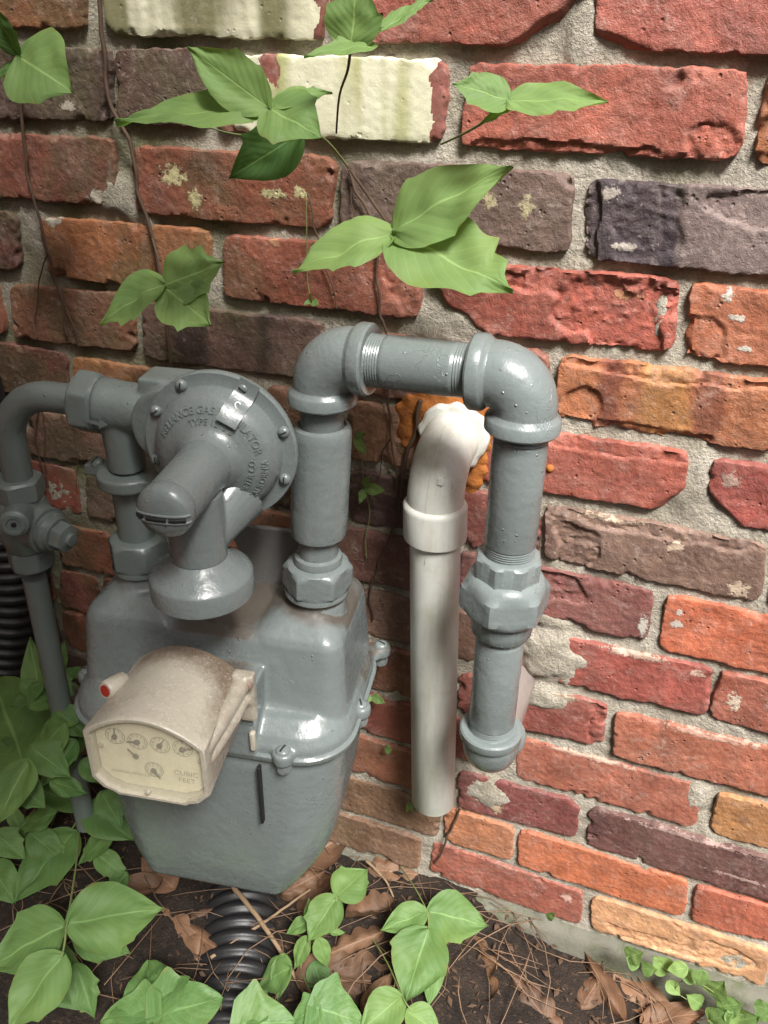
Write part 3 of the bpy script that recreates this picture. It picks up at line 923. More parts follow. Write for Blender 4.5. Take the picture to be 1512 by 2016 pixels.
# riser: short nipple, smooth sleeve, lower pipe, union nut at the meter
ax = dR
L0 = (cL - O_OUT).length
MB().lathe([(.0185, .12), (.0185, L0 - .03)], O_OUT, ax, 40).build('pipe', M_PAINT, hp, True)
MB().lathe([(.0184, .040), (.0245, .041), (.0252, .045), (.0256, .06), (.0256, .138), (.0252, .143), (.0238, .1465), (.0205, .148), (.0195, .146)], O_OUT, ax, 44).build('sleeve', M_PAINT, hp, True)
MB().lathe([(.0183, .012), (.0183, .05)], O_OUT, ax, 40).build('pipe', M_PAINT, hp, True)
def union_nut(mb, o, ax, a=0.0285, hgt=0.027, phase=0.0, rim=0.03, ri=0.0185):
    'hexagon nut with a round foot rim'
    n = hexr(a, 6)
    mb.lathe([(ri * .9, -.001), (rim * .93, 0.0), (rim, .0022), (rim, .0048), (rim * .985, .0068)], o, ax, 60, cap=False)
    R = a / cos(pi / 6)
    mb.lathe([(rim * .95, .0045), (a * 1.0, .0063), (R * .985, .0095), (R, .0115), (R, hgt - .007), (R * .97, hgt - .0045), (a * 1.005, hgt - .0015), (a * .93, hgt), (ri + .002, hgt + .0012), (ri * .9, hgt + .0005)], o, ax, 96, n, phase=phase, cap=False)
    return mb
union_nut(MB(), O_OUT + ax * -.024, ax, 0.0285, 0.034, 0.35).build('union_nut', M_PAINT, hp, True, angle=40)
MB().lathe([(.0195, .005), (.022, .009), (.0225, .014), (.0215, .018), (.0183, .0195)], O_OUT, ax, 40).build('collar', M_PAINT, hp, True)
# down pipe on the right
dn = (cB - cR).normalized()
LD = (cB - cR).length
def zz(z):
    return (cR.z - z) / -dn.z * 1.0
p1 = [(.0205, .03)] + threads(.0211, .0425, 4) + [(.0214, .053), (.0214, zz(.654))] + threads(.0212, zz(.654) + .0005, 5) + [(.0205, zz(.63))]
MB().lathe(p1, cR, dn, 44).build('pipe', M_PAINT, hp, True, angle=60)
u0 = zz(.643)
oct_ = hexr(.0262, 8)
R8 = .0262 / cos(pi / 8)
MB().lathe([(.0205, 0), (.0235, .0002), (.0255, .0012), (R8, .003), (R8, .024), (R8 * .98, .03)], cR + dn * u0, dn, 96, oct_, phase=.15).build('union_collar', M_PAINT, hp, True, angle=30)
a = .0338
R6 = a / cos(pi / 6)
MB().lathe([(.024, .0185), (.0275, .0195), (.0315, .0225), (a * .985, .0265), (R6 * .97, .0315), (R6, .0345), (R6, .048), (R6 * .975, .0525), (a * .985, .0565), (.0318, .0585), (.0295, .0595), (.022, .0595)], cR + dn * u0, dn, 96, hexr(a, 6), phase=.62).build('union_nut', M_PAINT, hp, True, angle=30)
def knurl(t, r):
    return r - (0.0004 if int(t / (2 * pi) * 96) % 2 else 0.0)
MB().lathe([(.022, .056), (.0272, .058), (.0274, .062), (.0272, .066), (.0262, .078), (.0238, .081), (.0215, .0812)], cR + dn * u0, dn, 96, knurl).build('union_sleeve', M_PAINT, hp, True, angle=60)
p2 = [(.0205, u0 + .07)] + threads(.0209, u0 + .0805, 3) + [(.0213, u0 + .089), (.0213, LD - .047)] + threads(.0211, LD - .0465, 4, .0019) + [(.0205, LD - .03)]
MB().lathe(p2, cR, dn, 44).build('pipe', M_PAINT, hp, True, angle=60)
elbow(MB(), cB, -dn, (0, 1, 0), 0.0252, 0.0292, 0.038, 0.012).build('elbow', M_PAINT, hp, True)
MB().lathe([(.0211, .03), (.0211, .16)], cB, (0, 1, 0), 40).build('pipe', mat_paint('brownish_grey_paint', (0.2, 0.165, 0.15), .5, .3), hp, True)

# ------------------------------------------------------------------ white plastic vent pipe
vp = thing('white_vent_pipe', 'off-white plastic pipe curving out of the wall and hanging open-ended downwards', 'pipe', (-0.19, -0.055, 0.2))
vy = -0.056
top, bot = at((857, 1040), vy), at((852, 1612), vy)
dv = (bot - top).normalized()
MB().lathe([(.0205, 0.004), (.0242, 0.0), (.0242, (bot - top).length - .0008), (.0236, (bot - top).length), (.0208, (bot - top).length), (.0208, .01)], top - dv * .03, dv, 48, cap=False).build('pipe', M_PVC, vp, True, angle=50)
# socket ring
s0 = at((857, 990), vy)
MB().lathe([(.0243, -.003), (.0285, -.0005), (.0297, .0012), (.0299, .004), (.0299, .0335), (.0295, .0352), (.0243, .0358)], s0, dv, 56).build('socket_ring', M_PVC, vp, True, angle=40)
# bend
cb = s0 - dv * 0.0
path = [s0 + dv * .004, s0 - dv * .002]
ctr = s0 - dv * .004 + Vector((0, .042, 0))
for i in range(0, 15):
    a_ = pi / 2 * i / 14
    path.append(ctr + Vector((-0.000, -cos(a_) * .042, sin(a_) * .042)))
e = path[-1]
path += [e + Vector((0, .02, 0)), e + Vector((0, .07, 0))]
MB().sweep(path, [.0262] * len(path), 44).build('bend', M_PVC, vp, True, angle=60)
# raised mould mark and seam
q = ctr + Vector((0.0, -cos(.5) * .042, sin(.5) * .042)) + Vector((.009, -.0236, .0075))
MB().box((-.003, -.0016, -.003), (.003, .004, .003)).xform(Matrix.Translation(q) @ Matrix.Rotation(-.5, 4, 'X')).build('mould_mark', M_PVC, vp, True, bevel=.0008)
MB().lathe([(.0255, -.0005), (.031, 0), (.0333, .002), (.0338, .006), (.033, .01), (.0255, .012)], e + Vector((0, .003, 0)), (0, 1, 0), 60, lambda t, r: r * (1 + (.03 * sin(3 * t) + .03 * sin(8 * t + 1) + .02 * sin(13 * t)) * (1 if r > .03 else 0))).build('collar', M_PVC, vp, True)
seam = [s0 + Vector((0, -.0264, .0))] + [ctr + Vector((0, -cos(a_) * .0683, sin(a_) * .0683)) for a_ in [1.25 * i / 16 for i in range(17)]]
MB().sweep(seam, [.0005] * len(seam), 6).build('mould_seam', M_PVC, vp, True)
VENT_E = e
# expanding foam / rust coloured patch round the hole
fm = MB()
random.seed(3)
k = 0
while k < 210:
    ux, uy = random.uniform(-1, 1), random.uniform(-1, 1)
    rr0 = sqrt(ux * ux + uy * uy)
    lim = 1 + .22 * noise.noise(Vector((math.atan2(uy, ux) * 1.4, 3, 1)))
    if rr0 > lim:
        continue
    fx, fy = 888 + ux * 104, 832 + uy * 70
    if fy > 868 and fx < 905:
        continue
    q = at((fx, fy), .0015)
    rr_ = random.uniform(.006, .011) * (1.15 - .35 * rr0)
    fm.lathe([(rr_ * sin(t_ * pi / 8), -rr_ * .5 * cos(t_ * pi / 8)) for t_ in range(0, 9)], q, (0, 1, 0), 12)
    k += 1
for (fx, fy, rr_) in ((935, 905, .011), (940, 925, .011), (932, 945, .010), (926, 965, .008), (945, 900, .009)):
    fm.lathe([(rr_ * sin(t_ * pi / 8), -rr_ * .5 * cos(t_ * pi / 8)) for t_ in range(0, 9)], at((fx, fy), .0015), (0, 1, 0), 12)
q1 = at((1083, 922), 0)
fm2 = MB().lathe([(.004 * sin(t_ * pi / 8), -.003 * cos(t_ * pi / 8)) for t_ in range(0, 9)], q1, (0, 1, 0), 12)
fo = cast('foam_sealant', fm, M_FOAM, None, .0016, 9, .5, rough=.0018)
tag(fo, 'rust-orange lumpy foam round the hole where the white pipe enters the wall', 'sealant')
tag(fm2.build('foam_drop', M_FOAM, None), 'tiny rust-orange blob on the red brick right of the grey drop pipe', 'sealant')

# ------------------------------------------------------------------ supply riser with valve, at the left (meter frame below)
MROT = radians(9.8)
MO = Vector((-0.2775, PY, 0.582))
MF = Matrix.Translation(MO) @ Matrix.Rotation(MROT, 4, 'Z')
def mthing(name, label, cat):
    return thing(name, label, cat, MO, MROT)
sp = mthing('gas_supply_pipe', 'thin dark grey supply pipe rising from the leaves with a valve and a bend', 'pipe')
P_ = 0.0134
path = [(-.303, .004, -.42), (-.300, .002, -.2), (-.296, 0, -.05)]
MB().sweep([Vector(p) for p in path], [.0118] * 3, 28).build('pipe', M_PAINT_GREENLIT, sp)
# lower valve hexagon, body, upper hexagon
MB().lathe([(.0135, -.0455), (.0195, -.045), (.0218, -.043), (.0226, -.04), (.0226, -.029), (.0218, -.026), (.018, -.02)], (-.2945, 0, .01), (0, 0, 1), 96, hexr(.0198, 6), phase=.3).build('valve_nut', M_PAINT_GREENLIT, sp, angle=30)
vb = MB()
vb.lathe([(.015, -.028), (.021, -.02), (.0255, -.006), (.0275, .008), (.0265, .02), (.022, .034), (.017, .04)], (-.2935, 0, .008), (0, 0, 1), 32)
vb.lathe([(.02, -.034), (.0235, 0), (.0225, .02), (.0215, .028)], (-.2935, 0, .016), (1, -.25, -.1), 28)
vb.lathe([(.0135, -.02), (.0135, .022), (.0105, .0235)], (-.284, -.018, .033), (.35, -.9, .1), 24)
cast('valve_body', vb, M_PAINT_GREENLIT, sp, .0014, 5)
MB().lathe([(.0138, .0), (.021, .0005), (.024, .003), (.0248, .006), (.0248, .017), (.0235, .02), (.02, .0225), (.0135, .023)], (-.2925, 0, .041), (0, 0, 1), 96, hexr(.0215, 6), phase=.75).build('valve_nut', M_PAINT_GREENLIT, sp, angle=30)
# lock-wing eye on the valve and the plug stem with its hexagon
va = Vector((1, -.25, -.12)).normalized()
v0 = Vector((-.2935, 0, .016)) + va * .027
MB().lathe([(.0228, 0), (.0228, .003), (.0195, .0036), (.0195, .0085), (.0165, .0115), (.0165, .016)], v0, va, 36).build('valve_stem', M_PAINT_GREENLIT, sp, angle=30)
MB().lathe([(.0125, .014), (.0142, .0155), (.0146, .0175), (.0146, .0255), (.0134, .028), (.0085, .029), (.0066, .03), (.006, .033), (.0025, .0335)], v0, va, 72, hexr(.0127, 6), phase=.2).build('stem_nut', M_PAINT_GREENLIT, sp, angle=30)
ea = Vector((.35, -.9, .1)).normalized()
e0 = Vector((-.284, -.018, .033)) + ea * .0225
MB().lathe([(.0105, 0), (.0107, .001), (.0098, .0022), (.0068, .0022), (.0062, .001), (.006, -.002)], e0, ea, 32, cap=False).build('lock_eye', M_PAINT_GREENLIT, sp, angle=30)
MB().lathe([(.006, .0004), (.0022, .0005)], e0, ea, 20).build('eye_recess', M_PAINT_GREENLIT, sp)
MB().lathe([(.0024, .0005), (.0024, .0016), (.0001, .0016)], e0, ea, 16).build('eye_hole', M_DARK, sp)
# upper pipe and bend to the regulator
bz_, br_ = .1485, .047
path = [Vector((-.290, 0, .06)), Vector((-.2885, 0, bz_ - br_))]
path += [Vector((-.2885 + br_, 0, bz_ - br_)) + Vector((-cos(a_) * br_, 0, sin(a_) * br_)) for a_ in [pi / 2 * i / 14 for i in range(1, 15)]]
path += [Vector((-.205, 0, bz_ - .001))]
MB().sweep(path, [P_ * 1.02] * len(path), 30).build('pipe', M_PAINT_GREENLIT, sp, angle=60)
# black downpipe with a flexible corrugated tail, far left
dp = thing('black_downpipe', 'black downpipe ending in a corrugated flexible hose at the far left', 'downpipe', (-0.75, -0.04, 0.0))
path = [(-1.02, -.06, .775), (-.86, -.055, .77), (-.79, -.052, .76), (-.745, -.05, .725), (-.73, -.048, .67), (-.728, -.045, .52)]
MB().sweep(path, [.034] * len(path), 28).build('pipe', M_BLACK, dp, True)
cpath, crad = [], []
key = [Vector(q) for q in ((-.728, -.045, .53), (-.733, -.042, .46), (-.745, -.045, .38), (-.77, -.055, .29), (-.80, -.07, .2), (-.815, -.08, .08), (-.82, -.09, -.06))]
def spline(K, n):
    out = []
    for i in range(len(K) - 1):
        p0, p1_, p2_, p3 = K[max(i - 1, 0)], K[i], K[i + 1], K[min(i + 2, len(K) - 1)]
        for j in range(n):
            t = j / n
            out.append(.5 * ((2 * p1_) + (p2_ - p0) * t + (2 * p0 - 5 * p1_ + 4 * p2_ - p3) * t * t + (3 * p1_ - p0 - 3 * p2_ + p3) * t ** 3))
    out.append(K[-1])
    return out
def corrugated(K, r, pitch=.017, amp=.0055):
    pts = spline(K, 40)
    out, rad, acc = [], [], 0.0
    nextd = 0.0
    for i in range(1, len(pts)):
        seg = (pts[i] - pts[i - 1]).length
        while nextd <= acc + seg:
            out.append(pts[i - 1].lerp(pts[i], (nextd - acc) / seg))
            ph_ = (nextd / pitch) % 1.0
            rad.append(r - amp * (1 - sm01(abs(ph_ - .5) * -5 + 1.9)))
            nextd += pitch / 8
        acc += seg
    return out, rad
cp_, cr_ = corrugated(key, .046)
MB().sweep(cp_, cr_, 32).build('corrugated_hose', M_BLACK, dp, True, angle=180)
# corrugated drain pipe coming from under the meter
key = [Vector(q) for q in ((-.47, .0, -.02), (-.432, -.06, .005), (-.396, -.12, .014), (-.362, -.19, .014), (-.335, -.26, .006), (-.30, -.34, -.02), (-.28, -.42, -.06))]
cp_, cr_ = corrugated(key, .056, .0175, .0055)
tag(MB().sweep(cp_, cr_, 40).build('corrugated_drain_pipe', M_BLACK, None, angle=180), 'black corrugated drain pipe lying half buried on the ground under the meter', 'drain pipe')

# ------------------------------------------------------------------ the gas meter (frame: x along its width, y to the wall, z up, origin at the outlet)
gm = mthing('gas_meter', 'grey-painted gas meter with two shoulders and a yellowed plastic index cover', 'gas meter')
XI = -0.1765                      # inlet
XC = XI / 2
def rloft(mb, rings, n=8):
    mb.rings([[(x, y, z) for x, y in rrect(x0, x1, y0, y1, r, n)] for (z, x0, x1, y0, y1, r) in rings])
    return mb
uc = MB()
# right and left shoulders
for s in (1, -1):
    def X(a):
        return XC + s * a
    def R_(z, a0, a1, y0, y1, r):
        a1 += .010 if s < 0 else 0
        x0, x1 = sorted((X(a0), X(a1)))
        return (z, x0, x1, y0, y1, r)
    rloft(uc, [R_(-.146, .03, .131, -.080, .078, .026), R_(-.125, .032, .127, -.066, .074, .022), R_(-.10, .033, .125, -.060, .072, .02), R_(-.065, .034, .1225, -.054, .07, .018),
               R_(-.053, .0355, .121, -.0515, .068, .017), R_(-.0465, .038, .118, -.048, .066, .016), R_(-.040, .047, .111, -.039, .058, .015), R_(-.033, .058, .103, -.028, .044, .014)])
    # boss under the connection
    uc.lathe([(.028, -.06), (.026, -.03), (.0225, -.022), (.0215, -.012)], (X(.08825), 0, 0), (0, 0, 1), 32)
# middle, lower in front
rloft(uc, [(-.150, XC - .11, XC + .11, -.088, .078, .03), (-.11, XC - .1, XC + .1, -.062, .072, .03), (-.07, XC - .09, XC + .09, -.056, .07, .03), (-.052, XC - .08, XC + .08, -.05, .066, .025), (-.046, XC - .07, XC + .07, -.04, .055, .02)])
# skirt that flares out to the seam
rloft(uc, [(-.149, XC - .146, XC + .134, -.094, .089, .05), (-.138, XC - .146, XC + .134, -.093, .089, .05), (-.128, XC - .142, XC + .130, -.087, .086, .048), (-.117, XC - .134, XC + .121, -.073, .079, .04)])
# mount behind the index cover
uc.box((XC - .052, -.098, -.15), (XC + .052, -.03, -.074))
# bolt ears on the seam
EARS = [(XC + .078, -.0945), (XC + .134, -.02), (XC + .136, .075), (XC - .148, -.03), (XC - .148, .07)]
def eardir(e):
    x, y = e
    d_ = Vector((x - XC, y * 1.35, 0)).normalized()
    return d_
for e_ in EARS:
    uc.lathe([(.0105, -.150), (.0105, -.1385), (.0085, -.1365)], (e_[0], e_[1], 0), (0, 0, 1), 20)
    d_ = eardir(e_)
    uc.lathe([(.012, -.148), (.011, -.139)], (e_[0] - d_.x * .012, e_[1] - d_.y * .012, 0), (0, 0, 1), 20)
up = cast('upper_case', uc, M_PAINT, gm, .0019, 6, .5)
# grime that settled in the hollow between the shoulders and round the connections
me = up.data
da = me.attributes.new('dirt', 'FLOAT', 'POINT')
vals = []
for v in me.vertices:
    x, y, z = v.co
    nrm = v.normal
    d_ = 0.0
    if nrm.z > 0.35:
        d_ = 0.42 * sm01((nrm.z - .35) / .4) * sm01((0.062 - abs(x - XC)) / .03) + .0
        rr_ = min(sqrt((x - 0) ** 2 + y ** 2), sqrt((x - XI) ** 2 + y ** 2))
        d_ += .72 * sm01((.047 - rr_) / .02) * (1.0 if x > XC else .55)
        if x > XC:
            d_ += .35 * sm01((y + .03) / .03)
    d_ += .3 * sm01((.05 - abs(x - XC)) / .02) * sm01((z + .125) / .03) * (1 if y < 0 else .5)
    if x > .02 and y > .01:
        d_ += .3
    vals.append(min(1, d_))
da.data.foreach_set('value', vals)
# lower case: one tapering pan
lc = MB()
rloft(lc, [(-.148, XC - .127, XC + .125, -.089, .084, .048), (-.152, XC - .128, XC + .126, -.090, .085, .05), (-.20, XC - .128, XC + .125, -.0915, .083, .052), (-.25, XC - .127, XC + .121, -.0905, .079, .052), (-.29, XC - .124, XC + .114, -.088, .073, .05),
           (-.32, XC - .119, XC + .103, -.085, .068, .044), (-.345, XC - .111, XC + .088, -.081, .063, .034), (-.366, XC - .101, XC + .071, -.0765, .058, .022), (-.375, XC - .096, XC + .063, -.0745, .0565, .014), (-.3785, XC - .092, XC + .058, -.071, .054, .010)], 12)
lo = lc.build('lower_case', M_PAINT, gm, angle=50, bevel=0)
sd = lo.modifiers.new('sub', 'SUBSURF')
sd.levels = sd.render_levels = 1
# seam rim
sr = MB()
rloft(sr, [(-.153, XC - .1475, XC + .1355, -.0955, .0905, .051), (-.149, XC - .149, XC + .137, -.097, .092, .052), (-.1465, XC - .149, XC + .137, -.097, .092, .052), (-.1445, XC - .147, XC + .135, -.095, .09, .051)], 12)
sr.build('seam_rim', M_PAINT, gm, angle=40)
def screw(parent, c, axis, r=.0062, h=.0032, slot=0.6, mat=None, name='screw'):
    'domed slotted screw head'
    mat = mat or M_PAINT
    ax_ = Vector(axis).normalized()
    o_ = MB().lathe([(r * .98, -.002), (r, 0), (r * .97, h * .35), (r * .8, h * .72), (r * .45, h * .95), (.0002, h)], c, ax_, 24, cap=False).build(name, mat, parent, angle=60)
    e1 = ax_.orthogonal().normalized()
    e2 = ax_.cross(e1)
    d1 = e1 * cos(slot) + e2 * sin(slot)
    d2 = ax_.cross(d1)
    c_ = Vector(c)
    pts = []
    sw, sl = r * .11, r * .86
    for hh in (h * .5, h * 1.02):
        for a1, a2 in ((-sl, -sw), (sl, -sw), (sl, sw), (-sl, sw)):
            k = .62 if hh > h * .6 else 1
            pts.append(c_ + d1 * a1 * k + d2 * a2 + ax_ * hh)
    MB().add(pts, [(0, 3, 2, 1), (4, 5, 6, 7), (0, 1, 5, 4), (1, 2, 6, 5), (2, 3, 7, 6), (3, 0, 4, 7)]).build('slot', M_DARK, o_, smooth=False)
    return o_
for k, e_ in enumerate(EARS):
    screw(gm, (e_[0], e_[1], -.1372), (0, 0, 1), .0072, .0042, .5 + k * .7)
    MB().lathe([(.0066, -.161), (.0074, -.1595), (.0076, -.157), (.0076, -.152), (.006, -.149)], (e_[0], e_[1], 0), (0, 0, 1), 48, hexr(.0066, 6)).build('bolt_nut', M_PAINT, gm, angle=30)
# inlet union nut on the meter and its neck
union_nut(MB(), Vector((XI, 0, -.0215)), Vector((0, 0, 1)), 0.0255, 0.036, 0.1, .027, .017).build('union_nut', M_PAINT_GREENLIT, gm, angle=40)
# casting mark under the nut: small raised lettering bars on the left shoulder
for k in range(2):
    MB().box((XI - .022 + k * .02, -.038, -.0465), (XI - .006 + k * .02, -.0355, -.0432)).build('casting_mark', M_PAINT, gm, bevel=.0006)
# small plate with its screw on the mast behind the regulator
# ---- index cover
def outline(w, top, side, botz, ch, n=16):
    'front outline of the cover: arched top, cut lower corners; (x, z) relative to the middle'
    pts = []
    for i in range(n + 1):
        a_ = -1 + 2 * i / n
        pts.append((w * a_ * -1, side + (top - side) * (1 - a_ * a_)))
    pts = pts[::-1]
    # now from left to right along the arch; then down the right side
    pts += [(w * 1.0, side - .006), (w, botz + ch), (w - ch * .55, botz + ch * .35), (w - ch * 1.1, botz + ch * .15), (w - ch * 1.3, botz)]
    pts += [(-w + ch * 1.3, botz), (-w + ch * 1.1, botz + ch * .15), (-w + ch * .55, botz + ch * .35), (-w, botz + ch), (-w, side - .006)]
    return pts
FY = -.188
def cover_ring(y, k, dz=0.0, w=.0505):
    return [(XC - .004 + x * k, y, z * k + dz) for x, z in outline(w, -.030, -.052, -.117, .016)]
def ring_scaled(y, kx, kz, w=.0505):
    zc = -.075
    return [(XC - .004 + x * kx, y, zc + (z - zc) * kz) for x, z in outline(w, -.030, -.052, -.117, .016)]
m, nt, b = new_mat('yellowed_plastic')
g = N(nt)
p = g.pos()
n1 = g.noise(p, 40, 5, 0.7)
c = g.mix(n1, (0.36, 0.33, 0.26), (0.5, 0.465, 0.385))
geo = g.node('ShaderNodeNewGeometry')
dt = g.ramp(g.math('ADD', g.attr('dirt').outputs['Fac'], g.math('MULTIPLY', g.math('SUBTRACT', g.noise(p, 55, 6, 0.8), 0.5), 0.9)), [(0.35, 0.0), (0.85, 1.0)])
c = g.mix(g.math('MULTIPLY', dt, 0.85), c, (0.13, 0.085, 0.055))
spk = g.ramp(g.noise(p, 420, 3, 0.7), [(0.55, 0.0), (0.72, 1.0)])
c = g.mix(g.math('MULTIPLY', spk, 0.4), c, (0.75, 0.7, 0.66))
g.link(c, b.inputs['Base Color'])
g.link(g.ramp(n1, [(0.3, 0.22), (0.7, 0.42)]), b.inputs['Roughness'])
b.inputs['Subsurface Weight'].default_value = 0.0
b.inputs['Subsurface Radius'].default_value = (0.01, 0.006, 0.003)
b.inputs['Subsurface Scale'].default_value = 0.4
g.link(g.bump(g.math('ADD', g.noise(p, 260, 4, 0.7), g.noise(p, 60, 4, 0.6)), 0.5, 0.0012), b.inputs['Normal'])
M_COVER = m
cv = MB()
rings = [ring_scaled(-.094, .93, .97), ring_scaled(-.1, .94, .975), ring_scaled(-.13, .955, .98), ring_scaled(FY + .012, 1.0, 1.0), ring_scaled(FY + .004, 1.01, 1.01), ring_scaled(FY + .001, 1.005, 1.005), ring_scaled(FY, .985, .985), ring_scaled(FY, .93, .93), ring_scaled(FY + .004, .925, .925), ring_scaled(FY + .012, .92, .92)]
cv.rings(rings, cap0=True, cap1=True)
ic = cv.build('index_cover', M_COVER, gm, angle=38)
me = ic.data
da = me.attributes.new('dirt', 'FLOAT', 'POINT')
da.data.foreach_set('value', [min(1, .6 * sm01((v.co.x - XC - .024) / .02) * sm01((v.co.y - FY - .003) / .02) + .25 + .62 * sm01((v.co.y + .128) / .025) * sm01((v.co.z + .06) / .02)) for v in me.vertices])
# shoulders of the cover with its fixing screws, right side lug and sealing wire eye
lug = MB()
lug.sweep([(XC + .040, FY + .01, -.0625), (XC + .0425, -.16, -.060), (XC + .045, -.13, -.058), (XC + .047, -.095, -.056)], [.0075, .0078, .008, .0085], 20)
lug.sweep([(XC + .041, FY + .012, -.075), (XC + .0435, -.16, -.075), (XC + .046, -.13, -.074), (XC + .048, -.095, -.073)], [.0065] * 4, 20)
lug.box((XC + .038, -.1045, -.098), (XC + .0575, -.094, -.047))
cast('cover_lug', lug, M_COVER, ic, .0015, 6).data.attributes.new('dirt', 'FLOAT', 'POINT').data.foreach_set('value', [.5] * len(ic.children[0].data.vertices))
screw(ic, (XC + .052, -.1048, -.0555), (.05, -1, .15), .0056, .0036, .9, M_RUST)
lug2 = MB().lathe([(.007, 0), (.0085, .002), (.0085, .02), (.007, .022)], (XC - .049, -.125, -.051), (-.35, -1, .2), 20)
lug2.build('seal_barrel', M_COVER, ic, angle=40)
MB().lathe([(.0052, .0216), (.0052, .0224), (.0001, .0226)], (XC - .049, -.125, -.051), (-.35, -1, .2), 20).build('red_seal', mat_simple('red_seal', (0.33, 0.03, 0.02), .5, .1), ic)
# tie down at the back right of the cover and the narrow groove below it
MB().box((XC + .049, -.1025, -.136), (XC + .0545, -.096, -.114)).build('cover_clip', M_COVER, ic, bevel=.002)
MB().box((XC + .0535, -.1008, -.232), (XC + .0565, -.0945, -.158)).build('edge_groove', M_DARK, gm, bevel=.0008)
# ---- dial plate, circles, pointers, lettering
M_DIAL = mat_simple('dial_cream', (0.78, 0.74, 0.55), .6, .05, 40, .3, 0.0)
M_INK = mat_simple('dial_ink', (0.05, 0.05, 0.045), .7, .1, 60, .2, 0.0)
M_INK2 = mat_simple('dial_grey_print', (0.3, 0.29, 0.22), .7, .1, 60, .2, 0.0)
dpl = MB()
dpl.rings([[Vector(v) for v in ring_scaled(FY + .0105, .9, .9)], [Vector(v) for v in ring_scaled(FY + .0095, .9, .9)]])
dial = dpl.build('dial_plate', M_DIAL, ic, angle=30)
def dp(x, z, y=FY + .0093):
    return Vector((XC - .004 + x, y, z))
dials = [(-.0285, -.0605, 1.45, .0085), (-.0095, -.0625, 3.25, .0085), (.0095, -.0625, 1.05, .0085), (.0285, -.0625, .3, .0085)]
subs = [(-.0125, -.0785, 2.3, 0), (.001, -.0915, -1.0, .0082)]
for (x, z, ang, r) in dials + subs:
    if r:
        ringm = MB()
        ringm.lathe([(r, 0), (r, .0004), (r - .0006, .0004), (r - .0006, 0)], dp(x, z), (0, -1, 0), 36, cap=False)
        ringm.build('dial_circle', M_INK2, dial, smooth=False)
    # pointer: a drop with a thin tip
    pts = []
    for i in range(20):
        t = 2 * pi * i / 20
        k = .0024
        px_, pz_ = cos(t) * k, sin(t) * k
        if cos(t) > .75:
            px_ = .0078 * (cos(t) - .75) / .25 + k * .75
            pz_ *= .35
        pts.append((px_, pz_))
    fr = [dp(x, z, FY + .0072) + Vector((u_ * cos(ang) - w_ * sin(ang), 0, u_ * sin(ang) + w_ * cos(ang))) for u_, w_ in pts]
    bk = [q_ + Vector((0, .0012, 0)) for q_ in fr]
    MB().rings([bk, fr]).build('pointer', M_INK, dial, smooth=False)
    if r:
        dg_ = MB()
        for k in range(10):
            a_ = pi / 2 - 2 * pi * k / 10
            vs_, fs_ = text_mesh(str(k), .0042, .00008)
            dg_.add([dp(x, z) + Vector((cos(a_) * r * .74 + v.x, -v.z - .0002, sin(a_) * r * .74 + v.y - .0014)) for v in vs_], fs_)
        dg_.build('numerals', M_INK2, dial, smooth=False)
def plate_text(body, x, z, size, mat=M_INK2):
    vs_, fs_ = text_mesh(body, size, .0001)
    MB().add([dp(x, z) + Vector((v.x, -v.z - .0002, v.y)) for v in vs_], fs_).build('lettering', mat, dial, smooth=False)
plate_text('CUBIC', .0285, -.0925, .0072)
plate_text('FEET', .0285, -.1003, .0072)
plate_text('AMERICAN METER CO.', -.020, -.1008, .0034)
for sx in (-1, 1):
    MB().lathe([(.0028, -.001), (.0028, .001), (.0015, .0016)], dp(sx * .0425, -.0735), (0, -1, 0), 16).build('plate_rivet', mat_simple('rivet', (.42, .39, .28), .5, .1), dial)
MB().lathe([(.0021, -.001), (.0021, .0016), (.0012, .002)], dp(-.002, -.1075, FY - .0005), (0, -1, 0), 16).build('mould_pip', M_COVER, ic)
# milky pane of the cover
m, nt, b = new_mat('milky_pane')
g = N(nt)
b.inputs['Base Color'].default_value = (0.8, 0.75, 0.56, 1)
b.inputs['Roughness'].default_value = 0.35
tr = g.node('ShaderNodeBsdfTransparent')
mx = g.node('ShaderNodeMixShader')
g.link(g.ramp(g.noise(g.pos(), 60, 4, .6), [(0.3, 0.16), (0.7, 0.25)]), mx.inputs[0])
g.link(tr.outputs[0], mx.inputs[1])
g.link(b.outputs[0], mx.inputs[2])
g.link(mx.outputs[0], nt.nodes['Material Output'].inputs['Surface'])
pn = MB()
pn.rings([ring_scaled(FY + .0042, .926, .926), ring_scaled(FY + .0034, .926, .926)])
pn.build('cover_pane', m, ic, smooth=False)

# ------------------------------------------------------------------ the regulator
rg = mthing('gas_regulator', 'round grey gas regulator with a forward spring tube and a down-turned vent cup', 'regulator')
RC = Vector((-.066, -.048, .139))            # middle of the round case, front of its flange
RR = .0640
case = MB()
prof = [(.03, .028), (.05, .026), (.055, .012), (.059, .0085), (RR - .001, .008), (RR, .0065), (RR, .0012), (RR - .0008, .0), (.0545, .0), (.0530, -.0008), (.0524, -.004), (.0505, -.0105), (.046, -.0165), (.038, -.0205), (.0295, -.0235), (.0252, -.027), (.0225, -.033), (.0212, -.036)]
case.lathe(prof, RC, (0, 1, 0), 96)
cs = case.build('diaphragm_case', M_PAINT, rg, angle=38)
tube = MB()
tube.lathe([(.0222, -.032), (.0208, -.05), (.0201, -.098), (.0196, -.0995)], RC, (0, 1, 0), 48)
tube.build('spring_tube', M_PAINT, rg, angle=50)
cap_ = MB()
cap_.lathe([(.0200, -.099), (.0205, -.1), (.0207, -.1035), (.0205, -.108), (.0175, -.112), (.011, -.1145), (.004, -.1152), (.0002, -.1153)], RC, (0, 1, 0), 48, cap=False)
cp = cap_.build('tube_cap', M_PAINT, rg, angle=60)
